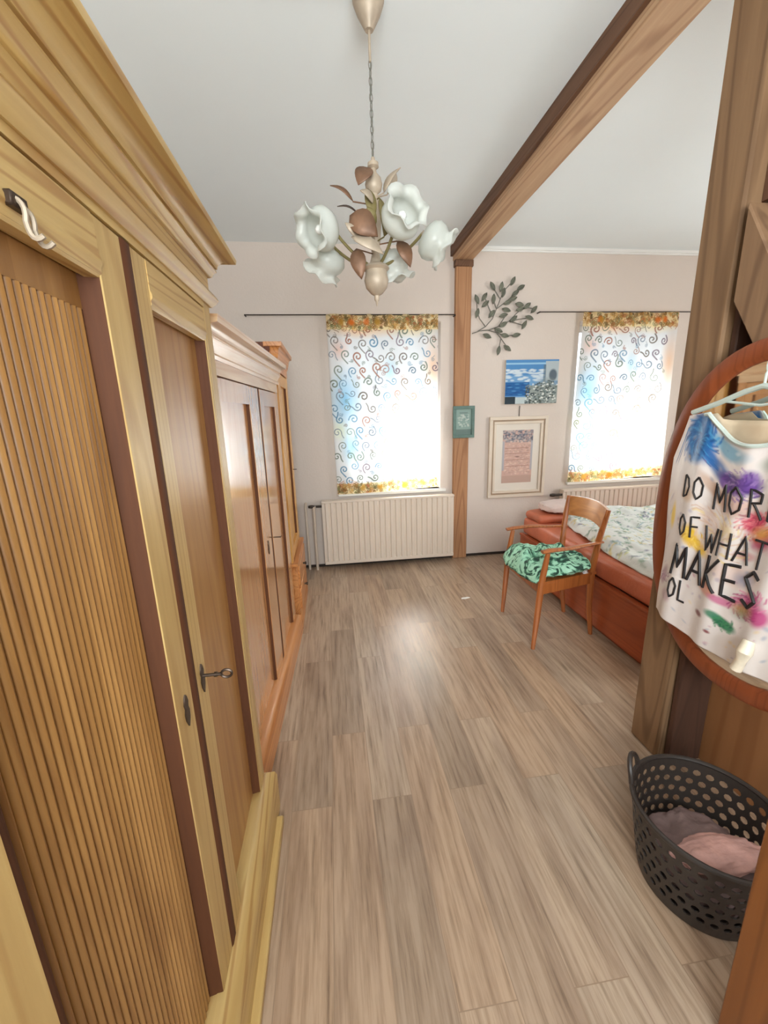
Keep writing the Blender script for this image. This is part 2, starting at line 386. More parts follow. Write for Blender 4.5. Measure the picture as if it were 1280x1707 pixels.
# ------------------------------------------------------------ timber frame
bm = B((1.105, 1.27, 1.0-2.0, D, 2.635, ZC), bev=.006)
o = thing('ceiling_beam', (1.19, 1.5, 2.635), 'long rough wooden beam running under the white ceiling', 'beam')
part('timber', bm, BEAM, o)
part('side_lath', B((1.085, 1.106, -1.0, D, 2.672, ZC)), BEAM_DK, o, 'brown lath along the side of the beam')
o = thing('wall_post', (1.19, D, 0), 'slim upright wooden post on far wall between the two windows', 'post')
part('post_shaft', B((1.122, 1.262, D-.045, D, 0, 2.60), bev=.005), POST, o)
part('post_head_shade', B((1.112, 1.272, D-.055, D, 2.585, 2.636), bev=.004), BEAM_DK, o, 'head of the post, shade under the beam painted dark')  # dark brown head stands for the shade below the beam
# near post with two braces and infill
bm = B((1.24, 1.40, 1.222, 1.366, 0, 2.75), bev=.008)
for v in bm.verts:
    v.co.x += .006*math.sin(v.co.z*3); v.co.y += .005*math.sin(v.co.z*4+1)
single('timber_post', bm, TIMBER, 'thick old timber post in the right foreground, floor to ceiling', 'post')
single('post_shade_slab', B((1.268, 1.41, 1.196, 1.219, 0, 1.96), bev=.004), POST_SHADE, 'dark slab on the lighter foreground post, standing in for its shaded face', 'timber')  # dark slab added over the post to stand for its unlit face
bm = bmesh.new()
prism(bm, [(1.190, 1.965), (1.190, 1.70), (1.10, 1.555), (1.03, 1.50), (.99, 1.60)], 'x', 1.225, 1.33)
bmesh.ops.bevel(bm, geom=list(bm.edges), offset=.005, segments=1, affect='EDGES')
single('timber_brace', bm, TIMBER_Y, 'short slanting timber brace joining the thick foreground post', 'brace')
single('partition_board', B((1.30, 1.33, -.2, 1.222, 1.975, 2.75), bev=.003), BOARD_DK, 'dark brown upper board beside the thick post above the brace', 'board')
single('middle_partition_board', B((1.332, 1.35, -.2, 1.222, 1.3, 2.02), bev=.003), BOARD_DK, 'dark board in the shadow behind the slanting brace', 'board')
single('plywood_panel', B((1.412, 1.43, -.2, 1.30, 0, 1.3), bev=.002), PLY, 'orange-brown plywood sheet behind the dark laundry basket', 'panel')

# ------------------------------------------------------------ wardrobes
def cornice(bm, prof, x0, xb, y0, y1, near=1):
    """prof: list of (overhang, z) closed loop, first & last at overhang<=0"""
    rings = [[(xb, y0-o_*near, z) for o_, z in prof], [(x0+o_, y0-o_*near, z) for o_, z in prof],
             [(x0+o_, y1+o_, z) for o_, z in prof], [(xb, y1+o_, z) for o_, z in prof]]
    loft(bm, rings)
def cove(o0, z0, o1, z1, n=6, concave=True):
    r = []
    for i in range(n+1):
        t = i/n*PI/2
        r.append((o0+(o1-o0)*(1-math.cos(t)), z0+(z1-z0)*math.sin(t)) if concave else (o0+(o1-o0)*math.sin(t), z0+(z1-z0)*(1-math.cos(t))))
    return r
def panel_door(root, y0, y1, z0, z1, x, st, top, bot, depth, m_frame, m_panel, m_edge, reeds=0, header=None, name='door', edge_w=.03, lab=None, right=None, left=None, ewr=.005):
    sl = left if left else st; sr = right if right else st
    bm = B((x-.028, x, y0, y0+sl, z0, z1), (x-.028, x, y1-sr, y1, z0, z1), bev=.0015)
    if bot > 0: box(bm, x-.028, x, y0+sl, y1-sr, z0, z0+bot)
    box(bm, x-.028, x, y0+sl, y1-sr, z1-top, z1)
    d = part(name, bm, m_frame, root, lab)
    a, c_, e, f = y0+sl, y1-sr, z0+bot, z1-top
    # bevel mouldings both sides, recess shade painted in brown
    bm = bmesh.new(); xd = x-depth
    for yy, s, ew in ((a, 1, edge_w), (c_, -1, ewr)):
        prism(bm, [(x-.002, yy), (x-.004, yy+s*ew*.2), (x-depth*.45, yy+s*ew*.35), (x-depth*.5, yy+s*ew*.6), (xd+.004, yy+s*ew), (xd-.004, yy+s*ew), (xd-.004, yy)], 'z', e, f)
    part('panel_moulding', bm, m_edge, d, 'bevelled panel edge with its shade painted dark brown' if m_edge is RECESS_SHADE else None)
    bm = bmesh.new(); pa, pc = a+edge_w, c_-ewr
    if reeds:
        n = reeds; wd = (pc-pa)/n; poly = [(xd-.012, pa)]
        for i in range(n):
            for k in range(7):
                t = PI*k/6
                poly.append((xd-.004+math.sin(t)*wd*.7, pa+wd*(i+.5)-math.cos(t)*wd*.47))
        poly.append((xd-.012, pc))
        prism(bm, poly, 'z', e, f-.045); box(bm, xd-.012, xd+.003, pa, pc, f-.045, f)
    else:
        box(bm, xd-.012, xd, pa, pc, e, f)
    part('panel', bm, m_panel, d, 'reeded panel of close vertical half-round strips' if reeds else None)
    if header:
        h = header; bm = bmesh.new()
        prism(bm, [(x-.02, f-.004), (x-.003, f-.004), (x+.001, f+.002), (x+.001, f+.008), (x+.004, f+.013), (x+.004, f+.019), (x+.0015, f+.025), (x+.0015, f+h), (x-.02, f+h)], 'y', a-.002, c_+.002)
        part('header_rail', bm, PINE_Y, d)
    return d
# --- near wardrobe
X1 = -.30
wd = thing('pine_wardrobe', (-.6, .72, 0), 'large yellow pine wardrobe in left foreground with reeded door', 'wardrobe')
part('carcass', B((-.90, -.345, .17, 1.22, .02, 1.70)), PINE_Z, wd)
part('corner_stile', B((-.345, X1, .16, .238, .12, 1.70), bev=.002), PINE_Z, wd)
part('corner_stile', B((-.345, X1, 1.165, 1.222, .12, 1.70), bev=.002), PINE_Z, wd)
part('frieze_board', B((-.345, X1+.002, .238, 1.165, 1.675, 1.70), (-.90, X1+.004, .16, 1.224, 1.70, 1.79)), PINE_Y, wd)
bm = bmesh.new()
cornice(bm, [(-.02, 1.688), (.006, 1.688), (.018, 1.700), (.022, 1.708), (.018, 1.716), (.006, 1.722), (-.02, 1.722)], X1, -.90, .17, 1.222)
part('frieze_moulding', bm, PINE_Y, wd)
bm = bmesh.new()
cornice(bm, [(-.02, 1.760), (.008, 1.760), (.014, 1.764), (.016, 1.770), (.022, 1.776), (.024, 1.778), (.024, 1.781), (.020, 1.783), (.024, 1.786)]
        + cove(.026, 1.786, .062, 1.812) + [(.068, 1.812), (.070, 1.822), (.066, 1.830), (-.02, 1.830)], X1, -.90, .17, 1.222)
part('cornice', bm, PINE_Y, wd)
bm = bmesh.new()
cornice(bm, [(-.045, .0), (.036, .0), (.036, .135), (.030, .155), (.012, .172), (.002, .180), (-.045, .180)], X1, -.90, .17, 1.222)
part('base_board', bm, PINE_Y, wd)
part('plinth_strip', B((-.30, -.242, .17, 1.19, 0, .028), bev=.004), PINE_Y, wd, 'low pale strip along the foot of the wardrobe')
d1 = panel_door(wd, .242, .738, .182, 1.672, X1, .07, .075, .0, .032, PINE_Z, REED, RECESS_SHADE, reeds=24, header=.072, name='door', edge_w=.036, lab='door with close-set vertical reeding', right=.076, left=.074)
d2 = panel_door(wd, .772, 1.163, .182, 1.672, X1, .056, .075, .0, .026, PINE_Z, PINE_PANEL, RECESS_SHADE, header=.072, name='door', edge_w=.02, right=.012, lab='door with plain boarded panel')
bm = bmesh.new(); prism(bm, [(X1-.045, .739), (X1-.001, .739), (X1+.002, .744), (X1+.002, .766), (X1-.001, .771), (X1-.045, .771)], 'z', .18, 1.672)
part('centre_moulding', bm, RECESS_SHADE, wd, 'strip between the doors, recess shade painted dark brown')
def escutcheon(y, z, x, par, name='keyhole_plate'):
    bm = bmesh.new()
    pts = [(y, z+.032), (y+.005, z+.026), (y+.009, z+.014), (y+.006, z+.004), (y+.010, z-.006), (y+.008, z-.020), (y+.003, z-.030), (y, z-.036)]
    pts += [(2*y-a, c_) for a, c_ in pts[-2:0:-1]]
    prism(bm, pts, 'x', x-.001, x+.003)
    return part(name, bm, IRON, par, 'dark metal keyhole plate')
escutcheon(.702, .868, X1, d1)
escutcheon(.800, .868, X1, d2)
bm = bmesh.new(); tube(bm, [(X1+.002, .800, .872), (X1+.040, .800, .872)], .0035, 8)
ring = [(X1+.040+.011*(1-math.cos(t)), .800, .872+.009*math.sin(t)) for t in np.linspace(0, 2*PI, 17)]
tube(bm, ring, .0028, 6); lathe(bm, [(0, 0), (.0055, 0), (.0055, .006), (0, .006)], Matrix.Translation((X1+.026, .8, .872)) @ Matrix.Rotation(PI/2, 4, 'Y'), 12)
part('key', bm, IRON, d2, 'ornate dark iron key standing in the lock')
hp = atx(47, 372, X1+.014)
hk = thing('over_door_hook', (hp.x, hp.y, hp.z-.02), 'small metal hook clipped on the top rail of the reeded wardrobe door', 'hook')
bm = bmesh.new()
tube(bm, bez((hp.x-.012, hp.y-.003, hp.z+.022), (hp.x+.005, hp.y-.003, hp.z+.02), (hp.x, hp.y-.003, hp.z), 6)+bez((hp.x, hp.y-.003, hp.z), (hp.x+.002, hp.y-.003, hp.z-.022), (hp.x+.014, hp.y-.003, hp.z-.012), 6), .0026, 6)
part('prong', bm, CHAND, hk)
bm = bmesh.new()
tube(bm, bez((hp.x-.012, hp.y+.008, hp.z+.018), (hp.x+.004, hp.y+.008, hp.z+.016), (hp.x, hp.y+.008, hp.z-.004), 6)+bez((hp.x, hp.y+.008, hp.z-.004), (hp.x+.004, hp.y+.008, hp.z-.026), (hp.x+.016, hp.y+.008, hp.z-.014), 6), .0026, 6)
part('prong', bm, CHAND, hk)
part('clip', B((hp.x-.014, hp.x-.004, hp.y-.01, hp.y+.014, hp.z+.012, hp.z+.026), bev=.002), IRON, hk)

# --- middle wardrobe (varnished)
X2 = -.355
wd = thing('varnished_wardrobe', (X2, 1.30, 0), 'glossy orange pine wardrobe, middle one of the three along the left', 'wardrobe')
part('carcass', B((-.88, X2-.035, 1.30, 2.49, .02, 1.60)), GLOSS_Z, wd)
part('corner_stile', B((X2-.035, X2, 1.30, 1.36, .10, 1.59), bev=.002), GLOSS_Z, wd)
part('corner_stile', B((X2-.035, X2, 2.44, 2.492, .10, 1.59), bev=.002), GLOSS_Z, wd)
part('frieze_board', B((-.88, X2+.002, 1.298, 2.494, 1.535, 1.62)), GLOSS_Y, wd)
bm = bmesh.new()
cornice(bm, [(-.02, 1.580), (.010, 1.580), (.014, 1.590), (.008, 1.598), (.012, 1.612), (.020, 1.622), (.024, 1.634), (.020, 1.640)] + cove(.026, 1.644, .046, 1.668) + [(.054, 1.670), (.058, 1.690), (-.02, 1.692)], X2, -.88, 1.30, 2.492, near=0)
part('cornice', bm, GLOSS_Y, wd)
bm = bmesh.new()
cornice(bm, [(-.04, 0), (.034, 0), (.034, .105), (.026, .12), (.008, .135), (-.04, .138)], X2, -.88, 1.30, 2.492, near=0)
part('base_board', bm, AMBER_Y, wd)
d = panel_door(wd, 1.362, 1.985, .14, 1.53, X2, .09, .075, .0, .015, GLOSS_Z, GLOSS_Z, RECESS_SHADE, name='door', edge_w=.012, right=.17)
escutcheon(1.90, .80, X2, d)
d = panel_door(wd, 2.02, 2.438, .14, 1.53, X2, .085, .075, .0, .015, GLOSS_Z, GLOSS_Z, RECESS_SHADE, name='door', edge_w=.012, right=.05)
bm = bmesh.new(); tube(bm, [(X2, 2.06, .80), (X2+.03, 2.06, .80)], .003, 6); tube(bm, [(X2+.03, 2.05, .80), (X2+.036, 2.06, .806), (X2+.03, 2.07, .80)], .002, 6)
part('key', bm, IRON, d, 'small iron key in the lock')
part('door_gap', B((X2-.034, X2-.001, 1.986, 2.019, .14, 1.53)), RECESS_SHADE, wd, 'dark strip between the doors')
wd.rotation_euler.z = math.radians(-3)

# --- far wardrobe with drawers
X3 = -.292
wd = thing('drawer_wardrobe', (-.58, 2.87, 0), 'small amber pine wardrobe nearest the window wall, drawers below', 'wardrobe')
part('carcass', B((-.86, X3-.03, 2.58, 3.16, .05, 1.74)), SHADE_SIDE, wd, 'side of the cabinet, its shade painted dark brown')
part('corner_stile', B((X3-.03, X3, 2.58, 2.64, .45, 1.70), bev=.002), AMBER_Z, wd)
part('corner_stile', B((X3-.03, X3, 3.10, 3.16, .45, 1.70), bev=.002), AMBER_Z, wd)
part('frieze_board', B((X3-.03, X3+.003, 2.58, 3.16, 1.67, 1.745), bev=.002), AMBER_Y, wd)
bm = bmesh.new(); cornice(bm, [(-.02, 1.72), (.006, 1.72), (.012, 1.735), (.016, 1.755)] + cove(.018, 1.76, .036, 1.797) + [(.04, 1.799), (.042, 1.822), (-.02, 1.824)], X3, X3-.06, 2.58, 3.16)
part('cornice', bm, AMBER_Y, wd, 'orange-brown cornice')
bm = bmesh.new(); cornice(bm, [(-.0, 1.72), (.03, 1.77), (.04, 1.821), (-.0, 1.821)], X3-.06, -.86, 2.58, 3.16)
part('side_cornice', bm, SHADE_SIDE, wd, 'side run of the cornice, its shade painted dark brown')
d = panel_door(wd, 2.645, 3.095, .47, 1.66, X3, .06, .07, .07, .016, AMBER_Z, AMBER_Z, RECESS_SHADE, name='door', edge_w=.014)
bm = bmesh.new(); tube(bm, [(X3, 3.07, 1.02), (X3+.028, 3.07, 1.02)], .003, 6); part('key', bm, IRON, d, 'small iron key in the lock')
part('drawer_case', B((-.86, X3+.022, 2.57, 3.17, .09, .45), (-.86, X3+.032, 2.56, 3.18, .435, .46), bev=.003), AMBER_Y, wd)
for za, zb in ((.115, .265), (.28, .425)):
    dr = part('drawer', B((X3, X3+.036, 2.61, 3.13, za, zb), bev=.004), AMBER_Y, wd)
    bm = bmesh.new(); lathe(bm, [(0, 0), (.006, 0), (.006, .012), (.012, .018), (.010, .026), (0, .028)], Matrix.Translation((X3+.036, 2.87, (za+zb)/2)) @ Matrix.Rotation(PI/2, 4, 'Y'), 12)
    part('knob', bm, IRON, dr)
bm = bmesh.new(); cornice(bm, [(-.04, 0), (.034, 0), (.034, .07), (.024, .09), (-.04, .095)], X3, -.86, 2.58, 3.16)
part('base_board', bm, AMBER_Y, wd)

# ------------------------------------------------------------ radiators
def radiator(x0, x1, z0, z1, label):
    r = thing('radiator', ((x0+x1)/2, D-.08, z0), label, 'radiator', 'radiators under the windows')
    y0, y1 = D-.115, D-.045; n = int((x1-x0)/.05); poly = [(x0, y1)]
    for i in range(n):
        a = x0+.02+(x1-x0-.04)*i/n; wd_ = (x1-x0-.04)/n
        poly += [(a+wd_*.12, y0+.010), (a+wd_*.24, y0), (a+wd_*.76, y0), (a+wd_*.88, y0+.010)]
    poly += [(x1, y1)]
    poly = [(x0, y1), (x0, y0+.01)] + poly[1:-1] + [(x1, y0+.01), (x1, y1)]
    bm = bmesh.new(); prism(bm, poly, 'z', z0+.03, z1-.02); part('panel', bm, RAD, r)
    part('top_grille', B((x0-.002, x1+.002, y0-.002, y1+.004, z1-.022, z1), bev=.004), RAD, r)
    part('bottom_rail', B((x0-.001, x1+.001, y0+.002, y1, z0, z0+.034), bev=.004), RAD, r)
    for a in (x0+.15, x1-.15): part('bracket', B((a, a+.03, y1, D, z0+.1, z1-.1)), RAD, r)
    bm = bmesh.new(); lathe(bm, [(0, 0), (.013, 0), (.016, .02), (.012, .045), (0, .048)], Matrix.Translation((x0-.075, D-.085, z1-.05)) @ Matrix.Rotation(-PI/2, 4, 'Y'), 12)
    tube(bm, [(x0-.08, D-.085, z1-.05), (x0, D-.085, z1-.05)], .011, 8)
    part('valve', bm, BLACKM, r, 'dark valve at the upper left corner')
    return r
radiator(-.115, 1.11, .05, .655, 'ribbed cream radiator under the left window beside the wall post')
radiator(2.20, 3.25, .05, .64, 'ribbed cream radiator under the right window behind the bed')
bm = bmesh.new(); tube(bm, [(-.19, D-.085, .0), (-.19, D-.085, .605)], .013, 10); tube(bm, [(-.19, D-.085, .60), (-.17, D-.085, .605)], .012, 8)
pp = single('heating_pipe', bm, PIPE, 'cream heating pipe rising to the radiator valve', 'pipe', 'heating pipes')
bm = bmesh.new(); tube(bm, [(-.262, D-.06, 0), (-.262, D-.06, .60), (-.262, D-.02, .62), (-.262, D, .62)], .012, 10)
single('bent_heating_pipe', bm, PIPE, 'cream pipe left of the radiator pipe, close to the wardrobe', 'pipe', 'heating pipes')

# ------------------------------------------------------------ curtains and their wires
def curl(cv, x, y, r, a0, d, col, lw, turns=1.5, al=.8):
    pts = []
    for t in np.linspace(0, 1, 26):
        rr = r*(1-.82*t); a = a0+d*t*turns*2*PI; pts.append((x+rr*math.cos(a), y+rr*math.sin(a)))
    t0 = (x+r*math.cos(a0), y+r*math.sin(a0)); tl = a0-d*PI/2
    tail = [(t0[0]+r*1.3*s*math.cos(tl)+d*s*s*r*.5*math.cos(a0), t0[1]+r*1.3*s*math.sin(tl)+s*s*r*.5*math.sin(a0)) for s in np.linspace(1, 0, 8)]
    cv.line(tail+pts, lw, col, al)
def curtain_canvas(w_, h_, seed):
    rs = random.Random(seed); cv = Canvas(w_, h_, .0038, lin(238, 238, 236))
    washes = [(lin(120, 200, 236), .13*w_, .55*h_, .16, .30, .8), (lin(120, 205, 235), .17*w_, .28*h_, .12, .22, .75), (lin(255, 196, 110), .3*w_, .93*h_, .34, .09, .8),
              (lin(255, 190, 120), .95*w_, .72*h_, .10, .3, .6), (lin(190, 232, 236), .9*w_, .45*h_, .12, .2, .6), (lin(255, 226, 150), .75*w_, .93*h_, .3, .08, .7),
              (lin(250, 190, 160), .1*w_, .82*h_, .09, .1, .6), (lin(255, 240, 170), .85*w_, .2*h_, .2, .2, .5), (lin(160, 220, 240), .55*w_, .70*h_, .08, .14, .6), (lin(225, 235, 170), .06*w_, .38*h_, .08, .12, .5)]
    for col, x, y, rx, ry, al in washes: cv.blob(x, y, rx, ry, col, al, 1.0)
    cols = [lin(120, 108, 92), lin(116, 132, 144), lin(170, 116, 92), lin(120, 132, 112), lin(136, 118, 126), lin(104, 146, 170)]
    ny = int(h_/.105)
    for j in range(ny):
        for i in range(int(w_/.105)):
            x = (i+.5+.5*(j % 2-.5))*.105+rs.uniform(-.018, .018); y = .09+(j+.4)*.105+rs.uniform(-.018, .018)
            c = rs.choice(cols)
            if x < .25*w_: c = rs.choice([cols[1], cols[5], cols[3]])
            if y > .86*h_ : c = rs.choice([cols[2], cols[0], cols[3]])
            curl(cv, x, y, rs.uniform(.028, .042), rs.choice([PI, 0, PI*.8, PI*1.2]), rs.choice([1, -1, -1]), c, rs.uniform(.0045, .0075), turns=1.25, al=.9)
            if rs.random() < .6: curl(cv, x+.05, y-.05, rs.uniform(.012, .02), rs.uniform(0, 6), rs.choice([1, -1]), rs.choice(cols), .0035)
    bc = [lin(150, 112, 62), lin(200, 146, 80), lin(120, 98, 62), lin(220, 176, 104), lin(186, 110, 72), lin(140, 140, 96)]
    for (ya, yb) in ((h_-.115, h_), (0, .095)):
        cv.rect(0, w_, ya, yb, lin(248, 226, 172), .9)
        for k in range(190):
            x, y = rs.uniform(0, w_), rs.uniform(ya+.008, yb-.006); r = rs.uniform(.008, .026)
            a = rs.uniform(0, 6.28); curl(cv, x, y, r, a, rs.choice([1, -1]), rs.choice(bc), .0045, al=.75)
        for k in range(4):
            cv.blob(rs.uniform(.1, w_-.1), (ya+yb)/2, .035, .035, rs.choice([lin(232, 120, 40), lin(200, 150, 60)]), .85, .6)
    return cv
def curtain(xl, xr, zb, zt, xbl, xbr, seed, label):
    cv = curtain_canvas(xr-xl, zt-zb, seed)
    def fn(U, V):
        x0 = xbl+(xl-xbl)*V; x1 = xbr+(xr-xbr)*V
        X = x0+(x1-x0)*U
        Y = D-.055+.008*np.sin(U*38+seed)*(.4+.6*V)+.005*np.sin(U*17+2)+.004*np.sin(V*5+U*6)
        Z = zb+(zt-zb)*V+.010*np.abs(np.sin(U*PI*3.5+.6))*V**6-.006*(1-V)**4*np.sin(U*5)+.02*(1-V)**3*U
        return X, Y, Z
    o = sheet('curtain', cv.nu, cv.nv, fn, cv.a, CURT, org=Vector(((xl+xr)/2, D-.05, zb)))
    props(o, label, 'curtain', 'curtains at the two windows')
curtain(.017, .965, .700, 2.205, .035, .968, 3, 'spiral-patterned curtain backlit in the left window, left of wall post')
curtain(2.290, 3.225, .705, 2.225, 2.265, 3.27, 11, 'spiral-patterned curtain backlit in the right window behind the bed')
def wire(xa, xb, z, label):
    bm = bmesh.new(); tube(bm, [(xa, D-.05, z), (xb, D-.05, z+.004)], .0045, 6)
    for x in (xa, xb): tube(bm, [(x, D-.05, z), (x, D, z)], .006, 6)
    single('curtain_wire', bm, BLACKM, label, 'curtain wire', 'curtain wires over the windows')
wire(-.63, 1.118, 2.208, 'thin dark curtain wire across the top of the left window')
wire(1.885, 3.62, 2.234, 'thin dark curtain wire across the top of the right window')

# ------------------------------------------------------------ wall pictures and ornament
o = thing('canvas_painting', (1.855, D-.02, 1.455), 'small blue and white unframed canvas hanging above the framed print', 'painting')
part('canvas_edge', B((1.602, 2.108, D-.028, D-.002, 1.457, 1.842), bev=.003), MATC, o)
cv = Canvas(.506, .385, .003, lin(110, 160, 206)); rs = random.Random(5)
cv.rect(0, .506, .25, .385, lin(80, 140, 196)); cv.rect(0, .506, .345, .36, lin(150, 196, 226))
for k in range(60): cv.blob(rs.uniform(0, .36), rs.uniform(.20, .30), rs.uniform(.02, .05), .010, lin(210, 224, 232), .8)
cv.rect(0, .23, .07, .19, lin(30, 96, 160))
for k in range(20): cv.blob(rs.uniform(0, .2), rs.uniform(.08, .18), .03, .006, rs.choice([lin(90, 160, 210), lin(20, 70, 130)]), .7)
cv.rect(.38, .506, .20, .372, lin(176, 190, 196)); cv.blob(.455, .25, .045, .06, lin(70, 86, 100), .9, .3); cv.rect(.36, .385, .10, .34, lin(90, 110, 120), .7)
cv.rect(0, .10, 0, .065, lin(40, 56, 66)); cv.rect(.1, .25, 0, .06, lin(190, 204, 206))
cv.rect(.23, .506, 0, .16, lin(150, 160, 156)); cv.blob(.40, .12, .15, .12, lin(140, 150, 146), .9)
for k in range(260):
    x = rs.uniform(.2, .5); y = rs.uniform(0, .17+.2*(x-.25)); cv.blob(x, y, rs.uniform(.006, .016), rs.uniform(.005, .012), rs.choice([lin(60, 74, 80), lin(226, 230, 226), lin(120, 136, 136), lin(70, 80, 70)]), .9, .4)
sheet('painted_front', cv.nu, cv.nv, lambda U, V: (1.602+.506*U, D-.0295+0*U, 1.457+.385*V), cv.a, PRINT, parent=o, org=ORG[o.name])

o = thing('framed_print', (1.755, D-.02, .575), 'large cream-framed print hanging on the wall left of the right window', 'picture')
def frame(bm, x0, x1, z0, z1, w_, y0, y1):
    for q in ((x0, x1, z0, z0+w_), (x0, x1, z1-w_, z1), (x0, x0+w_, z0+w_, z1-w_), (x1-w_, x1, z0+w_, z1-w_)): box(bm, q[0], q[1], y0, y1, q[2], q[3], bev=.002)
bm = bmesh.new(); frame(bm, 1.468, 2.040, .580, 1.345, .030, D-.034, D-.004); part('outer_frame', bm, FRAMEC, o)
bm = bmesh.new(); frame(bm, 1.498, 2.010, .610, 1.315, .014, D-.026, D-.004); part('frame_groove', bm, FRAMED, o, 'tan inner line of the frame')
bm = bmesh.new(); frame(bm, 1.512, 1.996, .624, 1.301, .022, D-.030, D-.004); part('inner_frame', bm, FRAMEC, o)
part('mat_board', B((1.53, 1.98, D-.016, D-.006, .64, 1.285)), MATC, o)
cv = Canvas(.30, .50, .003, lin(206, 172, 160)); rs = random.Random(9)
for k in range(220): cv.blob(rs.uniform(0, .3), rs.uniform(.39, .50), rs.uniform(.008, .02), .010, rs.choice([lin(120, 126, 140), lin(150, 150, 156), lin(90, 96, 112), lin(190, 180, 176)]), .8)
for k in range(260): cv.blob(rs.uniform(.02, .28), rs.uniform(.08, .40), rs.uniform(.006, .02), .008, rs.choice([lin(222, 186, 170), lin(196, 160, 148), lin(230, 206, 190), lin(180, 150, 140)]), .6)
cv.rect(0, .02, .12, .4, lin(170, 176, 186), .8); cv.rect(.28, .3, .12, .4, lin(170, 176, 186), .8)
for yy in (.33, .28, .22, .16): cv.line([(.03, yy), (.27, yy+.005)], .004, lin(170, 130, 116), .7)
cv.blob(.15, .25, .03, .008, lin(130, 100, 96), .8); cv.rect(0, .30, 0, .07, lin(190, 160, 146), .8)
sheet('print', cv.nu, cv.nv, lambda U, V: (1.605+.30*U, D-.0175+0*U, .72+.50*V), cv.a, PRINT, parent=o, org=ORG[o.name])
bm = bmesh.new(); tube(bm, [(1.76, D-.006, 1.345), (1.762, D-.006, 1.44)], .003, 6); part('hanging_wire', bm, BLACKM, o)

o = thing('small_picture', (1.21, D-.06, 1.165), 'small teal-framed picture hung on the wall post', 'picture')
bm = bmesh.new(); frame(bm, 1.108, 1.308, 1.168, 1.452, .028, D-.066, D-.046); part('frame', bm, TEAL, o)
cv = Canvas(.144, .228, .003, lin(140, 164, 156)); rs = random.Random(2)
for k in range(50): cv.blob(rs.uniform(.02, .12), rs.uniform(.07, .18), .012, .010, rs.choice([lin(186, 200, 192), lin(120, 146, 140), lin(200, 206, 198)]), .7)
cv.rect(0, .144, 0, .05, lin(96, 116, 112), .8); cv.rect(.03, .11, .19, .2, lin(90, 110, 110), .6)
sheet('print', cv.nu, cv.nv, lambda U, V: (1.136+.144*U, D-.054+0*U, 1.196+.228*V), cv.a, PRINT, parent=o, org=ORG[o.name])

o = thing('metal_leaf_branch', (1.60, D-.02, 1.9), 'grey-green metal branch of leaves decorating the wall above the blue canvas', 'wall ornament')
def cp(a, b_): return (760+a/3.048, 400+b_/3.048)
def wp(a, b_, off=.02): return aty(*cp(a, b_), D-off)
bm = bmesh.new()
for pl in ([(82, 476), (120, 462), (160, 458), (205, 470), (250, 488), (305, 482)], [(110, 464), (150, 440), (185, 400), (205, 350), (225, 300), (240, 262), (232, 236)],
           [(165, 458), (215, 440), (270, 412), (310, 370), (345, 340), (395, 350)], [(150, 440), (120, 400), (108, 365), (105, 300)], [(205, 470), (235, 510), (262, 550)], [(228, 500), (215, 560)],
           [(205, 350), (260, 310), (300, 270), (330, 240)], [(190, 395), (165, 340), (150, 300)], [(205, 350), (190, 300)], [(240, 262), (288, 210)], [(225, 300), (185, 235)], [(270, 412), (345, 435)], [(270, 412), (370, 395)], [(215, 440), (255, 380)]):
    tube(bm, [wp(*p) for p in pl], .0042, 5)
part('stem', bm, STEMM, o)
LV = [(288, 210, 62), (185, 236, -58), (230, 238, 80), (105, 302, -65), (143, 290, 55), (190, 300, 88), (328, 243, 30), (300, 272, 35), (240, 268, 78), (360, 336, 38), (322, 328, -10), (395, 354, 45), (107, 372, 75), (180, 376, 50),
      (255, 356, -15), (262, 318, 20), (288, 300, 20), (345, 432, 60), (372, 396, -20), (240, 384, 15), (292, 402, 40), (240, 430, 30), (305, 484, 12), (157, 488, -22), (260, 550, -35), (215, 562, 80), (247, 486, -10), (215, 460, -20), (148, 326, 40), (325, 352, 15)]
for a, b_, an in LV:
    c0 = wp(a, b_, .028); t = math.radians(an); L_, W_ = .042, .019
    ax = Vector((math.cos(t), 0, math.sin(t))); nx = Vector((-math.sin(t), 0, math.cos(t)))
    bm = bmesh.new(); rows = []
    for k in range(7):
        s = k/6; hw = W_*math.sin(PI*s)**.8+.0006; p = c0+ax*(s-.5)*2*L_
        rows.append([bm.verts.new(p-nx*hw+Vector((0, -.006, 0))), bm.verts.new(p), bm.verts.new(p+nx*hw+Vector((0, -.008, 0)))])
    for r0, r1 in zip(rows, rows[1:]):
        for q in (0, 1): bm.faces.new((r0[q], r0[q+1], r1[q+1], r1[q]))
    lo = part('leaf', bm, LEAFM, o); s = lo.modifiers.new('thickness', 'SOLIDIFY'); s.thickness = .002

# ------------------------------------------------------------ chandelier
CX, CY = .205, 1.68
ch = thing('chandelier', (CX, CY, 2.0), 'flower chandelier with frosted glass blooms hanging from the ceiling', 'chandelier')
bm = bmesh.new(); lathe(bm, [(0, 2.645), (.014, 2.645), (.020, 2.655), (.040, 2.69), (.052, 2.72), (.054, 2.742), (.050, 2.749), (0, 2.7495)], Matrix.Translation((CX, CY, 0)), 28)
part('ceiling_cup', bm, CHAND, ch)
bm = bmesh.new(); tube(bm, [(CX, CY, 2.645), (CX, CY, 2.56)], .0045, 8); part('cord', bm, CHAND, ch)
bm = bmesh.new(); z = 2.565; k = 0
while z > 2.285:
    rot = Matrix.Translation((CX, CY, z-.013)) @ Matrix.Rotation(k*PI/2+.4, 4, 'Z')
    tube(bm, [rot @ Vector((.0055*math.cos(t), 0, .015*math.sin(t))) for t in np.linspace(0, 2*PI, 13)], .0016, 5, caps=False); z -= .023; k += 1
tube(bm, [(CX+.002, CY, 2.56), (CX-.002, CY, 2.45), (CX+.002, CY, 2.36), (CX, CY, 2.27)], .0018, 5)
part('chain', bm, STEMM, ch)
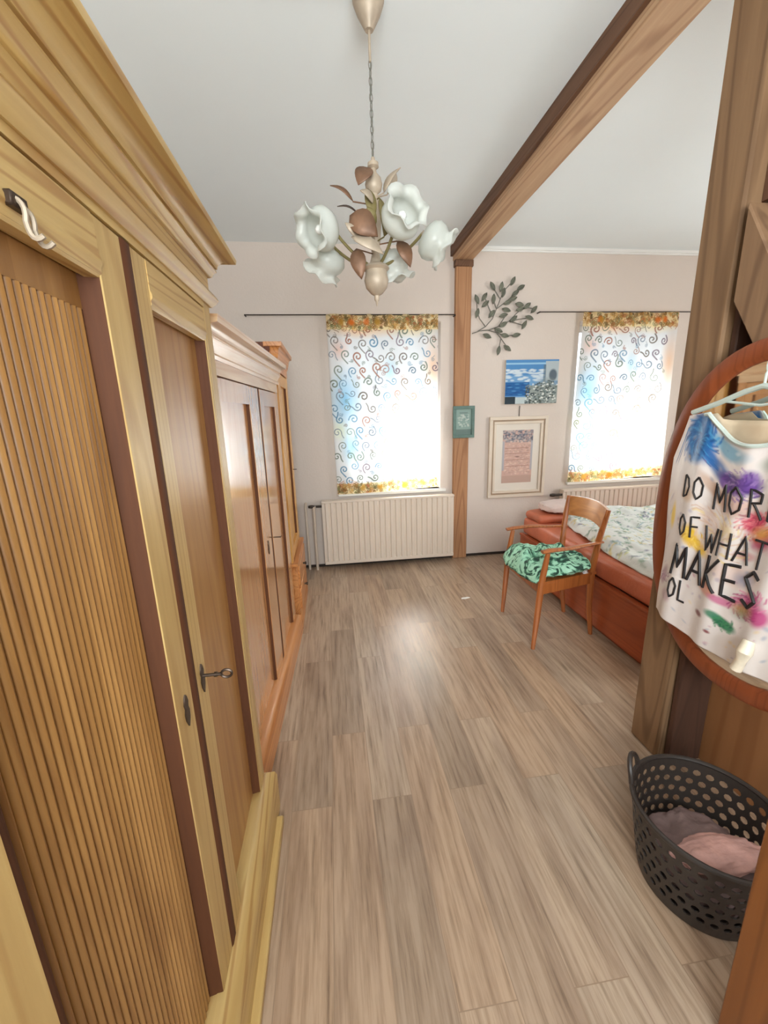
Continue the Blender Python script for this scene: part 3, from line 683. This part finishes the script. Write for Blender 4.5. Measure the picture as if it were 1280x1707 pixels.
bm = bmesh.new(); lathe(bm, [(0, 2.285), (.006, 2.285), (.008, 2.272), (.019, 2.268), (.020, 2.256), (.010, 2.250), (.012, 2.238), (.026, 2.222), (.031, 2.202), (.027, 2.184), (.014, 2.172), (.016, 2.15), (.020, 2.12), (.024, 2.08), (.020, 2.03),
                         (.014, 1.98), (.022, 1.95), (.045, 1.938), (.050, 1.93), (.040, 1.922), (.042, 1.905), (.046, 1.89), (.040, 1.865), (.022, 1.845), (.010, 1.838), (.010, 1.824), (.005, 1.818), (.003, 1.804), (0, 1.80)], Matrix.Translation((CX, CY, 0)), 24)
part('turned_stem', bm, CHAND, ch)
def shade(cen, d, size=.075):
    """open bloom; cen is bloom centre, d direction it opens to"""
    d = Vector(d).normalized(); q = d.to_track_quat('Z', 'Y').to_matrix().to_4x4(); m = Matrix.Translation(cen) @ q
    prof = [(.10, -.62), (.45, -.60), (.78, -.42), (.95, -.1), (.90, .22), (.74, .45), (.80, .62), (1.05, .76)]
    def mod(j, a, r, z):
        k = max(0, j-4)/3
        return (r+.10*k*math.sin(6*a))*size, (z+.12*k*math.cos(6*a+.5))*size
    bm = bmesh.new(); lathe(bm, prof, m, 36, mod)
    s = part('glass_bloom', bm, GL, ch, ang=180); so = s.modifiers.new('thickness', 'SOLIDIFY'); so.thickness = .004
    bm = bmesh.new(); lathe(bm, [(0, -.72), (.14, -.70), (.20, -.60), (.14, -.5), (.10, -.15), (.13, -.1), (.13, .1), (0, .12)], m @ Matrix.Scale(size, 4), 12)
    part('lamp_holder', bm, CHAND, s)
    bm = bmesh.new(); lathe(bm, [(0, -.1), (.16, -.1), (.26, .1), (.26, .25), (.12, .42), (0, .45)], m @ Matrix.Scale(size*.8, 4), 12)
    part('bulb', bm, WHITE, s)
    return Vector(cen)-d*size*.66
SH = [((536, 382), 1.66, (-.75, -.55, -.35)), ((668, 364), 1.57, (.30, -.85, .30)), ((722, 402), 1.72, (.8, -.1, -.55)), ((546, 432), 1.78, (-.5, .5, -.75)), ((652, 440), 1.76, (.25, .15, -.95))]
for (u, v), y, d in SH:
    c0 = aty(u, v, y); b0 = shade(c0, d, .074)
    bm = bmesh.new(); st = Vector((CX, CY, 1.93)); mid = (st+b0)/2+Vector((0, 0, -.035))
    tube(bm, bez(st, mid, b0, 10), .0055, 8); part('arm', bm, CHGR, ch)
def leaf(base, tip, wid, nrm, m, curve=.012):
    base, tip = Vector(base), Vector(tip); ax = tip-base; n = Vector(nrm).normalized(); sd = ax.normalized().cross(n).normalized()
    bm = bmesh.new(); rows = []
    for k in range(9):
        s = k/8; hw = wid*(math.sin(PI*s**.8)**.9)+.0005; p = base+ax*s+n*curve*math.sin(PI*s)
        rows.append([bm.verts.new(p-sd*hw+n*hw*.3), bm.verts.new(p), bm.verts.new(p+sd*hw+n*hw*.3)])
    for r0, r1 in zip(rows, rows[1:]):
        for q in (0, 1): bm.faces.new((r0[q], r0[q+1], r1[q+1], r1[q]))
    tube(bm, [Vector((CX, CY, max(1.93, min(2.16, base.z)))), base], .0025, 5)
    l = part('leaf', bm, m, ch); s = l.modifiers.new('thickness', 'SOLIDIFY'); s.thickness = .0025
Pq = lambda u, v, y: aty(u, v, y)
leaf(Pq(617, 280, 1.67), Pq(597, 308, 1.63), .030, (-.3, -1, .1), CHBR); 
leaf(Pq(640, 322, 1.68), Pq(668, 280, 1.68), .013, (-.8, -.8, .1), CHAND)
leaf(Pq(645, 325, 1.72), Pq(660, 290, 1.74), .012, (.5, -.9, .2), CHAND)
leaf(Pq(600, 362, 1.64), Pq(562, 345, 1.62), .009, (.2, -.6, .8), IRON)
leaf(Pq(588, 336, 1.66), Pq(550, 310, 1.66), .010, (.2, -.8, .5), CHBR)
leaf(Pq(622, 340, 1.64), Pq(600, 318, 1.62), .014, (.2, -.9, .3), CHAND)
leaf(Pq(583, 360, 1.62), Pq(630, 395, 1.60), .042, (-.1, -1, .05), CHBR)
leaf(Pq(594, 415, 1.63), Pq(603, 466, 1.62), .028, (-.2, -1, 0), CHBR)
leaf(Pq(662, 402, 1.64), Pq(684, 446, 1.63), .026, (.2, -1, 0), CHBR)
leaf(Pq(612, 315, 1.66), Pq(622, 372, 1.64), .020, (.1, -1, 0), CHGR)
leaf(Pq(632, 330, 1.66), Pq(640, 395, 1.65), .016, (.4, -1, 0), CHGR)

leaf(Pq(625, 378, 1.62), Pq(612, 345, 1.60), .018, (-.2, -1, .1), CHGR)
leaf(Pq(640, 395, 1.63), Pq(655, 345, 1.62), .014, (.3, -1, .1), CHGR)
leaf(Pq(598, 400, 1.62), Pq(575, 372, 1.60), .012, (-.2, -1, .3), CHAND)
leaf(Pq(586, 395, 1.61), Pq(640, 425, 1.60), .022, (0, -1, .3), CHAND)
# ------------------------------------------------------------ bed
bx0, bx1, by0, by1 = 1.595, 3.30, 1.66, 3.22
bd = thing('bed', ((bx0+bx1)/2, (by0+by1)/2, 0), 'wide terracotta box bed under the right window', 'bed')
bm = B((bx0, bx0+.03, by0, by1, .05, .345), (bx0+.03, bx1, by0, by0+.03, .02, .345), (bx0+.03, bx1, by1-.03, by1, .02, .345), (bx1-.03, bx1, by0+.03, by1-.03, .02, .345), bev=.003)
part('box_frame', bm, BEDWOOD, bd)
bm = B((bx0-.008, bx0+.03, by0-.008, by1, .345, .362), (bx0+.05, bx0+.08, by0+.02, by1, 0, .06), bev=.002); part('edge_strip', bm, BEDWOOD, bd)
bm = bmesh.new(); box(bm, bx0+.01, bx1, by0+.01, by1, .362, .505, bev=.035, seg=4)
bmesh.ops.subdivide_edges(bm, edges=[e for e in bm.edges if e.calc_length() > .3], cuts=14, use_grid_fill=True)
for v in bm.verts:
    n = noise.noise(v.co*7); v.co.x += .008*n*(1 if v.co.x < bx0+.1 else 0); v.co.z += .006*noise.noise(v.co*5+Vector((3, 1, 2)))*(v.co.z > .45)
part('mattress', bm, TERRA, bd, ang=60)
bm = bmesh.new(); box(bm, bx0+.02, bx0+.40, by1-.26, by1-.01, .50, .575, bev=.035, seg=4)
bmesh.ops.subdivide_edges(bm, edges=[e for e in bm.edges if e.calc_length() > .15], cuts=6, use_grid_fill=True)
for v in bm.verts: v.co += Vector((0, 0, .012))*noise.noise(v.co*8)
single('bolster_cushion', bm, TERRA, 'terracotta cushion at the far left corner of the bed', 'cushion', ang=180)
cv = Canvas(1.46, 1.50, .008, lin(226, 230, 226)); rs = random.Random(12)
for k in range(760):
    x, y = rs.uniform(0, 1.46), rs.uniform(0, 1.5); c = rs.choice([lin(120, 164, 140), lin(150, 180, 190), lin(206, 210, 120), lin(110, 110, 140), lin(160, 190, 170), lin(220, 200, 120), lin(96, 136, 110)])
    for q in range(rs.randint(1, 4)):
        cv.blob(x+rs.uniform(-.03, .03), y+rs.uniform(-.03, .03), rs.uniform(.010, .026), rs.uniform(.006, .012), c, .75, .6, rs.uniform(0, 3))
    if rs.random() < .5:
        a = rs.uniform(0, 6.28); cv.line([(x, y), (x+.05*math.cos(a), y+.05*math.sin(a))], .006, lin(110, 140, 116), .6)
bm = bmesh.new(); bmesh.ops.create_icosphere(bm, subdivisions=4, radius=1)
for v in bm.verts:
    p = v.co.copy(); q = 1/max(.55, (abs(p.x)**4+abs(p.y)**4)**.25) if abs(p.z) < .9 else 1
    v.co = Vector((1.86+.17*p.x*min(q, 1.25), 3.05+.13*p.y*min(q, 1.25), .622+.045*p.z+.012*noise.noise(p*4)))
single('white_pillow', bm, plain('pale_pink_white_cloth', (226, 206, 200), .8, var=.08, scale=18, bump=.3), 'small pale pillow lying on the terracotta cushion at the far left of the bed', 'pillow', ang=180)
def nz(X, Y, s, seed):
    out = np.zeros_like(X); r = np.random.RandomState(seed)
    for k in range(10):
        a = r.uniform(0, PI*2); f = s*r.uniform(.6, 1.6); out += np.sin((X*math.cos(a)+Y*math.sin(a))*f+r.uniform(0, 6))
    return out/10
def duv(U, V):
    X0 = 1.645+.26*V**2; X = X0+(3.28-X0)*U; Y = 1.72+1.46*V
    Z = .562+.040*nz(X, Y, 9, 1)+.020*nz(X, Y, 24, 2)+.010*nz(X, Y, 50, 4)
    e = np.minimum(np.minimum(U*1.6, V*1.5), (1-V)*1.5); Z = np.where(e < .05, Z-(.05-e)**2*22, Z); Z = np.maximum(Z, .512)
    return X, Y, Z
o = sheet('floral_duvet', cv.nu, cv.nv, duv, cv.a, DUVET, org=Vector((2.4, 2.4, .51)), thick=.012)
props(o, 'crumpled white floral duvet spread over the terracotta bed', 'duvet')

# ------------------------------------------------------------ chair
ch = thing('armchair', (1.36, 2.30, 0), 'open wooden armchair with a bunched green leaf-print cushion, beside the bed', 'chair')
def leg(pts, rs_, m=CHERRY):
    bm = bmesh.new(); tube(bm, pts, rs_, 8); return part('leg', bm, m, ch)
FY, NY = 2.535, 2.055
leg([(1.135, NY, 0), (1.150, NY+.003, .20), (1.165, NY+.005, .42), (1.190, NY, .605)], [.012, .018, .020, .014])
leg([(1.150, FY, 0), (1.160, FY-.003, .20), (1.170, FY-.005, .42), (1.200, FY, .605)], [.012, .018, .020, .014])
leg([(1.57, 2.15, 0), (1.545, 2.155, .20), (1.535, 2.150, .42), (1.560, 2.145, .62), (1.605, 2.145, .812)], [.013, .018, .021, .018, .014])
leg([(1.57, 2.455, 0), (1.545, 2.465, .20), (1.535, 2.485, .42), (1.560, 2.515, .62), (1.60, 2.545, .822)], [.013, .018, .021, .018, .014])
bm = bmesh.new()
def rail(a, b_, z0, z1, t=.011):
    a, b_ = Vector(a), Vector(b_); d = (b_-a).normalized(); n = Vector((-d.y, d.x, 0))
    loft(bm, [[a+n*t+Vector((0, 0, z0)), a-n*t+Vector((0, 0, z0)), a-n*t+Vector((0, 0, z1)), a+n*t+Vector((0, 0, z1))], [b_+n*t+Vector((0, 0, z0)), b_-n*t+Vector((0, 0, z0)), b_-n*t+Vector((0, 0, z1)), b_+n*t+Vector((0, 0, z1))]])
rail((1.165, NY, 0), (1.165, FY, 0), .355, .415); rail((1.165, NY, 0), (1.555, 2.155, 0), .355, .415); rail((1.165, FY, 0), (1.555, 2.48, 0), .355, .415); rail((1.555, 2.155, 0), (1.555, 2.48, 0), .355, .415)
part('seat_frame', bm, CHERRY, ch)
bm = bmesh.new(); prism(bm, [(1.150, NY-.01), (1.150, FY+.01), (1.565, 2.50), (1.565, 2.14)], 'z', .412, .428); part('seat', bm, CHERRY, ch)
for yy, yb in ((NY, 2.145), (FY, 2.52)):
    bm = bmesh.new(); P0 = [(1.155, yy, .612), (1.20, yy, .618), (1.32, yy+(yb-yy)*.15-.012*(1 if yy < 2.2 else -1), .622), (1.45, yy+(yb-yy)*.5, .618), (1.585, yb, .615)]
    tube(bm, P0, [.020, .024, .020, .017, .015], 10, flat=.5); part('armrest', bm, CHERRY, ch)
bm = bmesh.new(); rings = []
for k in range(13):
    s = k/12; y = 2.135+(2.555-2.135)*s; bow = .045*math.sin(PI*s)
    ztop = .812+.014*math.sin(PI*s)+.010*s; zb_ = .690+.016*math.sin(PI*s)
    rings.append([(1.583+bow, y, zb_), (1.569+bow, y, zb_), (1.591+bow, y, ztop), (1.607+bow, y, ztop)])
loft(bm, rings); part('backrest', bm, CHERRY_TOP, ch, 'broad curved top rail, lighter than the legs')
# cushion
bm = bmesh.new(); bmesh.ops.create_grid(bm, x_segments=46, y_segments=46, size=1)
top_v = list(bm.verts)
ret = bmesh.ops.duplicate(bm, geom=list(bm.verts)+list(bm.edges)+list(bm.faces)); bot = [g for g in ret['geom'] if isinstance(g, bmesh.types.BMVert)]
def cush(v, sgn):
    x, y = v.co.x, v.co.y; e = max(0, (1-abs(x)**4)*(1-abs(y)**4))**.5
    k = 1-.16*(x*y)**2; xx, yy_ = x*k, y*k
    X = 1.325+.215*xx; Y = 2.295+(.250-.03*x)*yy_; n = noise.noise(Vector((X*11, Y*11, sgn))); n2 = noise.noise(Vector((X*26, Y*26, 5+sgn)))
    Z = .478+sgn*.042*e+(.050*n+.018*n2)*(.4 if sgn < 0 else 1)*(.4+.6*e)
    if x < -.6: Z -= (-.6-x)**1.3*.20; X -= .03*(-.6-x)
    zmin = .31 if X < 1.135 else .431
    v.co = Vector((X+.012*n, Y+.012*n2, max(Z, zmin)))
for v in top_v: cush(v, 1)
for v in bot: cush(v, -1)
bmesh.ops.remove_doubles(bm, verts=bm.verts, dist=.0005)
o = single('seat_cushion', bm, CUSH, 'bunched green leaf-print cushion lying on the wooden armchair seat', 'cushion', ang=180)

# ------------------------------------------------------------ oval mirror
MY, MZ, MA, MB_ = .985, 1.045, .365, .535
mr = thing('oval_mirror', (1.2, MY, MZ-MB_), 'large oval mirror in a red-brown wooden frame behind the hanging shirt', 'mirror')
bm = bmesh.new(); n = 72; cs = [(.0, 0), (-.020, .002), (-.026, .012), (-.026, .050), (-.018, .062), (0, .064)]
def sup(t, a, b_):
    c_, s_ = math.cos(t), math.sin(t); e = .86
    return MY+a*math.copysign(abs(c_)**e, c_), MZ+b_*math.copysign(abs(s_)**e, s_)
rings = []
for k in range(n+1):
    t = 2*PI*k/n; r = []
    for dx_, ins in cs:
        y, z = sup(t, MA-ins, MB_-ins); r.append((1.220+dx_, y, z))
    rings.append(r)
loft(bm, rings, caps=False); bmesh.ops.remove_doubles(bm, verts=bm.verts, dist=.0002)
part('frame', bm, MIRWOOD, mr)
bm = bmesh.new(); loft(bm, [[(xx, *sup(2*PI*k/n, MA-.052, MB_-.052)) for k in range(n)] for xx in (1.218, 1.207)]); part('glass', bm, MIRROR, mr, smooth=False)

# ------------------------------------------------------------ shirt on hanger
SY, SX = .965, 1.125
def shx(Y, Z): return SX + .0055*np.sin(Y*46+Z*3) + .0016*np.sin(Y*90+Z*9+1) + .004*np.sin(Z*16+Y*10)
def ztop(Dd): return np.where(Dd < .135, 1.295+.085*np.clip(Dd/.135, 0, 1)**2.2, 1.38-.012*(Dd-.135)/.085-np.clip(Dd-.215, 0, 1)*3.2)
def zbot(Dd): return .655+.035*np.clip(Dd/.25, 0, 1)**2
W_S = .512; cv = Canvas(W_S, .76, .0034, lin(222, 214, 210)); Z0 = .645
def SC2(u, v):
    p = atx(u, v, SX); return (SY+W_S/2)-p.y, p.z-Z0
def sb(u, v, ru, rv, col, al=.9, soft=.5, rot=0):
    x, y = SC2(u, v); cv.blob(x, y, ru, rv, lin(*col), al, soft, rot)
for q in ((1172, 712, .065, .09, (36, 104, 166), 1, .35), (1166, 745, .05, .045, (50, 120, 180), .9), (1190, 740, .035, .03, (36, 96, 160)), (1225, 700, .08, .035, (90, 160, 190), .8), (1205, 745, .05, .04, (60, 110, 170), .8), (1230, 940, .09, .05, (226, 200, 190), .7), (1230, 800, .08, .05, (200, 150, 130), .6), (1240, 757, .075, .040, (86, 58, 126), 1, .4), (1262, 745, .03, .04, (110, 80, 150)), (1215, 765, .02, .02, (120, 90, 160)),
          (1190, 785, .05, .03, (190, 150, 120), .6), (1148, 890, .035, .045, (226, 186, 60)), (1160, 905, .05, .03, (222, 180, 70)), (1122, 850, .012, .06, (232, 200, 90)), (1262, 835, .035, .05, (196, 60, 90)), (1275, 870, .04, .05, (170, 50, 90)), (1245, 900, .04, .02, (200, 120, 130), .6),
          (1102, 960, .02, .05, (150, 110, 130), .7), (1108, 1000, .03, .03, (180, 140, 160), .5), (1180, 970, .04, .03, (220, 140, 110), .7), (1205, 990, .05, .02, (196, 90, 140), .8), (1250, 1000, .05, .05, (176, 50, 120)), (1268, 1030, .03, .04, (190, 60, 130)), (1205, 1035, .045, .025, (36, 110, 80), .95, .4, -.4), (1190, 1018, .03, .02, (60, 130, 100), .9),
          (1165, 1020, .018, .014, (120, 60, 60)), (1178, 1052, .012, .008, (130, 50, 60)), (1185, 850, .04, .06, (214, 190, 180), .6), (1150, 820, .03, .03, (200, 160, 110), .5), (1215, 855, .03, .04, (230, 200, 120), .5)):
    sb(*q)
rs = random.Random(3)
def petals(u, v, rr, cols, n=90):
    x, y = SC2(u, v)
    for k in range(n):
        a = rs.uniform(0, 6.28); r0 = rr*rs.uniform(.1, .9); r1 = r0+rr*rs.uniform(.15, .35)
        cv.line([(x+r0*math.cos(a), y+r0*math.sin(a)), (x+r1*math.cos(a+.3), y+r1*math.sin(a+.3))], .0032, lin(*rs.choice(cols)), .75)
petals(1172, 718, .075, [(30, 92, 156), (70, 146, 196), (24, 74, 130)]); petals(1245, 757, .055, [(86, 58, 126), (150, 120, 176), (110, 70, 150)])
petals(1262, 840, .05, [(190, 60, 90), (220, 120, 130), (150, 40, 70)]); petals(1205, 1036, .032, [(30, 100, 70), (70, 140, 96)], 50)
petals(1250, 1000, .055, [(186, 60, 126), (220, 130, 170), (150, 40, 110)]); petals(1155, 895, .04, [(226, 186, 60), (240, 210, 110), (206, 160, 60)], 50)
petals(1103, 965, .03, [(150, 110, 130), (186, 150, 166)], 40); petals(1200, 870, .09, [(230, 214, 200), (210, 180, 160), (226, 206, 150)], 80)
for k in range(150):
    x = rs.uniform(0, W_S); y = rs.uniform(0, .75); cv.blob(x, y, rs.uniform(.004, .014), rs.uniform(.003, .010), rs.choice([lin(40, 110, 160), lin(240, 236, 230), lin(170, 70, 120), lin(226, 190, 90), lin(100, 80, 140), lin(180, 170, 165)]), .35, .7, rs.uniform(0, 3))
for k in range(18):  # right part of the print, beyond the frame
    x = rs.uniform(W_S*.55, W_S); y = rs.uniform(.05, .7); cv.blob(x, y, .04, .035, rs.choice([lin(40, 110, 170), lin(190, 60, 110), lin(226, 186, 60), lin(36, 110, 80)]), .5, .8)
sh = thing('printed_top', (SX, SY, .65), 'sleeveless glossy top with bright paint splashes and black lettering, hung before the mirror', 'shirt')
def fsh(U, V, back=False):
    Y = SY+W_S/2*(1-2*U); Dd = np.abs(Y-SY); zt = ztop(Dd) if not back else np.where(Dd < .135, np.maximum(ztop(Dd), 1.355), ztop(Dd)-.004); zb = zbot(Dd)
    Z = zb+(zt-zb)*V
    Y = Y+.012*(V-.5)*np.sign(SY-Y)*(Dd/.25)*-1
    X = shx(Y, Z)
    if back: X = X+.026
    edge = np.clip((Dd-.20)/.056, 0, 1); X = X+(.012 if not back else -.012)*edge**2
    return X, Y, Z
sheet('front_cloth', cv.nu, cv.nv, lambda U, V: fsh(U, V), cv.a, SHIRTM, parent=sh, thick=.002, org=ORG[sh.name])
cb = Canvas(W_S, .76, .02, lin(222, 200, 170)); sheet('back_cloth', cb.nu, cb.nv, lambda U, V: fsh(U, V, True), cb.a, SHIRTM, parent=sh, thick=.002, org=ORG[sh.name])['label'] = 'cream back of the top'
bm = bmesh.new(); tube(bm, [(float(shx(np.array(SY+d_), np.array(1.3)))-.003, SY+d_, float(ztop(np.array(abs(d_))))-.006) for d_ in np.linspace(-.15, .15, 25)], .006, 6)
part('neckband', bm, HANG, sh, 'pale neckline band')
bm = bmesh.new(); kp = atx(1243, 1095, SX-.012)
tube(bm, [(kp.x, kp.y+.0, kp.z+.05), (kp.x-.012, kp.y-.004, kp.z+.02), (kp.x-.008, kp.y+.004, kp.z-.01), (kp.x-.010, kp.y+.012, kp.z-.045)], [.014, .019, .013, .015], 10)
part('hem_knot', bm, plain('knotted_cream_cloth', (224, 212, 190), .4, var=.15, scale=30), sh, 'cream knotted tail of the hem')
# strokes of the lettering, unit box 0..1 x 0..1
GLY = {'D': [[(.1, 0), (.1, 1)], [(.1, 1), (.6, .85), (.85, .5), (.6, .12), (.1, 0)]], 'O': [[(.5, 1), (.12, .75), (.1, .3), (.4, 0), (.8, .2), (.9, .65), (.5, 1)]],
       'M': [[(.05, 0), (.15, 1), (.5, .3), (.85, 1), (.98, 0)]], 'R': [[(.12, 0), (.12, 1), (.75, .85), (.7, .55), (.12, .5)], [(.3, .5), (.9, 0)]], 'E': [[(.9, 1), (.12, .95), (.12, .03), (.95, 0)], [(.12, .5), (.75, .52)]],
       'F': [[(.12, 0), (.12, .97), (.9, 1)], [(.12, .52), (.75, .55)]], 'W': [[(.0, 1), (.25, 0), (.5, .7), (.75, 0), (1, 1)]], 'H': [[(.1, 0), (.1, 1)], [(.9, 0), (.9, 1)], [(.1, .5), (.9, .52)]],
       'A': [[(.0, 0), (.5, 1), (1, 0)], [(.2, .35), (.8, .35)]], 'T': [[(.5, 0), (.5, 1)], [(.0, 1), (1, 1)]], 'K': [[(.1, 0), (.1, 1)], [(.9, 1), (.12, .45), (.95, 0)]], 'S': [[(.9, .85), (.5, 1), (.12, .78), (.5, .5), (.9, .25), (.5, 0), (.08, .15)]],
       'L': [[(.12, 1), (.12, 0), (.85, 0)]], 'Y': [[(0, 1), (.5, .5), (1, 1)], [(.5, .5), (.5, 0)]], 'U': [[(.1, 1), (.12, .2), (.5, 0), (.88, .2), (.9, 1)]]}
def word(txt, ys, zs, h, wl, r, gap=.3):
    bm = bmesh.new(); y = ys
    for chh in txt:
        if chh == ' ': y -= wl*.7; continue
        for st in GLY[chh]:
            pts = []
            for (a, b_), (c_, d_) in zip(st, st[1:]):
                for k in range(4): pts.append((a+(c_-a)*k/4, b_+(d_-b_)*k/4))
            pts.append(st[-1])
            P3 = []
            for a, b_ in pts:
                Y = y-a*wl; Z = zs+b_*h; P3.append((float(shx(np.array(Y), np.array(Z)))-.0015, Y, Z))
            tube(bm, P3, r*.85, 6)
        y -= wl*(1+gap)
    o = part('lettering', bm, INK, sh, 'black handwritten words'); return o
word('DO', 1.155, 1.115, .070, .030, .0036, .35); word('MORE', 1.052, 1.095, .080, .042, .0040, .2)
word('OF', 1.155, .988, .070, .030, .0038, .35); word('WHAT', 1.065, .962, .078, .042, .0040, .2)
word('MAKES', 1.158, .848, .105, .050, .0060, .18)
word('OL', 1.155, .768, .070, .030, .0042, .2)
hg = thing('clothes_hanger', (1.14, SY, 1.39), 'pale mint plastic clothes hanger holding the printed top', 'hanger')
hy = .975
bm = bmesh.new(); tube(bm, [(1.138, hy+.205, 1.378), (1.138, hy+.12, 1.405), (1.138, hy+.05, 1.432), (1.138, hy, 1.445), (1.138, hy-.05, 1.432), (1.138, hy-.12, 1.405), (1.138, hy-.205, 1.378)], .008, 8)
tube(bm, [(1.138, hy+.10, 1.408), (1.138, hy, 1.395), (1.138, hy-.10, 1.408)], .004, 6)
part('shoulder_bar', bm, HANG, hg)
bm = bmesh.new(); tube(bm, [(1.138, hy, 1.445), (1.138, hy, 1.475)]+[(1.158-.020*math.cos(t), hy, 1.495+.024*math.sin(t)) for t in np.linspace(-.6, PI*.9, 12)], .0032, 8)
part('hook', bm, HANG, hg)
bm = bmesh.new(); tube(bm, [(1.23, 1.02, 1.545), (1.17, 1.0, 1.535), (1.158, .975, 1.52)], .003, 6); single('nail', bm, HANG, 'thin pale hook in the brace above the hanger', 'hook')

# ------------------------------------------------------------ laundry basket
BC = Vector((1.02, .81, 0)); H_, RB, RT = .262, .150, .192
bk = thing('laundry_basket', BC, 'dark brown perforated plastic laundry basket on the floor', 'basket')
NSEG, rows = 34, 6
def bp_(a, z): 
    r = RB+(RT-RB)*(z/H_)**.8; return Vector((BC.x+r*math.cos(a), BC.y+r*math.sin(a), z))
bm = bmesh.new()
# perforated wall: each cell a quad ring with an octagonal hole
z0w, z1w = .035, H_-.022; dz_ = (z1w-z0w)/rows; cache = {}
def vtx(a, z):
    k = (round((a % (2*PI))*1e4), round(z*1e5)); 
    if k not in cache: cache[k] = bm.verts.new(bp_(a, z))
    return cache[k]
da = 2*PI/NSEG
for j in range(rows):
    off = (j % 2)*da/2
    for i in range(NSEG):
        a0 = i*da+off; ac = a0+da/2; zc = z0w+dz_*(j+.5)
        outer = [(a0, zc-dz_/2), (a0+da/2, zc-dz_/2), (a0+da, zc-dz_/2), (a0+da, zc), (a0+da, zc+dz_/2), (a0+da/2, zc+dz_/2), (a0, zc+dz_/2), (a0, zc)]
        ov = [vtx(*p) for p in outer]; iv = []
        for (pa, pz) in outer:
            th = math.atan2((pz-zc)/(dz_/2), (pa-ac)/(da/2)); iv.append(bm.verts.new(bp_(ac+math.cos(th)*da*.33, zc+math.sin(th)*dz_*.33)))
        for k in range(8):
            bm.faces.new((ov[k], ov[(k+1) % 8], iv[(k+1) % 8], iv[k]))
# plain bands above and below, bottom
def band(za, zb_):
    n = NSEG*2; A = [vtx(i*da/2, za) for i in range(n)]; C_ = [vtx(i*da/2, zb_) for i in range(n)]
    for i in range(n): bm.faces.new((A[i], A[(i+1) % n], C_[(i+1) % n], C_[i]))
    return A, C_
A, _ = band(0.004, z0w); band(z1w, H_)
bm.faces.new(A)
o = part('perforated_wall', bm, BASKET, bk, smooth=False); s = o.modifiers.new('thickness', 'SOLIDIFY'); s.thickness = .004
bm = bmesh.new(); tube(bm, [bp_(a, H_) for a in np.linspace(0, 2*PI, 49)], .007, 8, caps=False); part('rim', bm, BASKET, bk)
for ha in (2.28, 2.28-PI):
    bm = bmesh.new(); pts = []
    for t in np.linspace(0, PI, 13):
        p = bp_(ha+.24*math.cos(t), H_); rad = Vector((math.cos(ha), math.sin(ha), 0)); p += rad*.012*math.sin(t)+Vector((0, 0, .062*math.sin(t)**.8)); pts.append(p)
    tube(bm, pts, .0075, 8); part('handle', bm, BASKET, bk)
def heap(cx_, cy_, rx, ry, z0, h, m, name, label, seed, tilt=0):
    bm = bmesh.new(); bmesh.ops.create_icosphere(bm, subdivisions=5, radius=1)
    for v in bm.verts:
        p = v.co.copy(); n = noise.noise(p*1.8+Vector((seed, 0, 0)))*.35+abs(noise.noise(Vector((p.x*3+seed, p.y*9, p.z*3))))*.22
        v.co = Vector((cx_+p.x*rx*(1+n*.5), cy_+p.y*ry*(1+n*.5), z0+h*(.5+.5*p.z*(1+n))+tilt*p.x))
    return single(name, bm, m, label, 'laundry', ang=180)
heap(1.02, .81, .125, .125, .012, .15, GREYC, 'folded_cloth', 'mauve-grey clothes lying at the bottom of the brown basket', 3)
heap(1.00, .745, .135, .05, .165, .05, PINKC, 'pink_cloth', 'pale pink garment on top of the clothes in the brown basket', 8, -.01)

# ------------------------------------------------------------ foreground panel at lower right
bm = B((.80, .832, .06, .53, 0, .62), bev=.004)
single('pine_board', bm, PANELR, 'orange-brown wooden board standing upright in lower right corner beside the basket', 'board')
bm = bmesh.new(); prism(bm, [(.925, 2.78), (.955, 2.772), (1.0, 2.79), (.985, 2.805), (.935, 2.80)], 'z', .0005, .003)  # flat white sliver just above the floor
single('white_fleck', bm, WHITE, 'tiny flat white fleck lying on the bare floor left of the armchair', 'scrap', smooth=False)
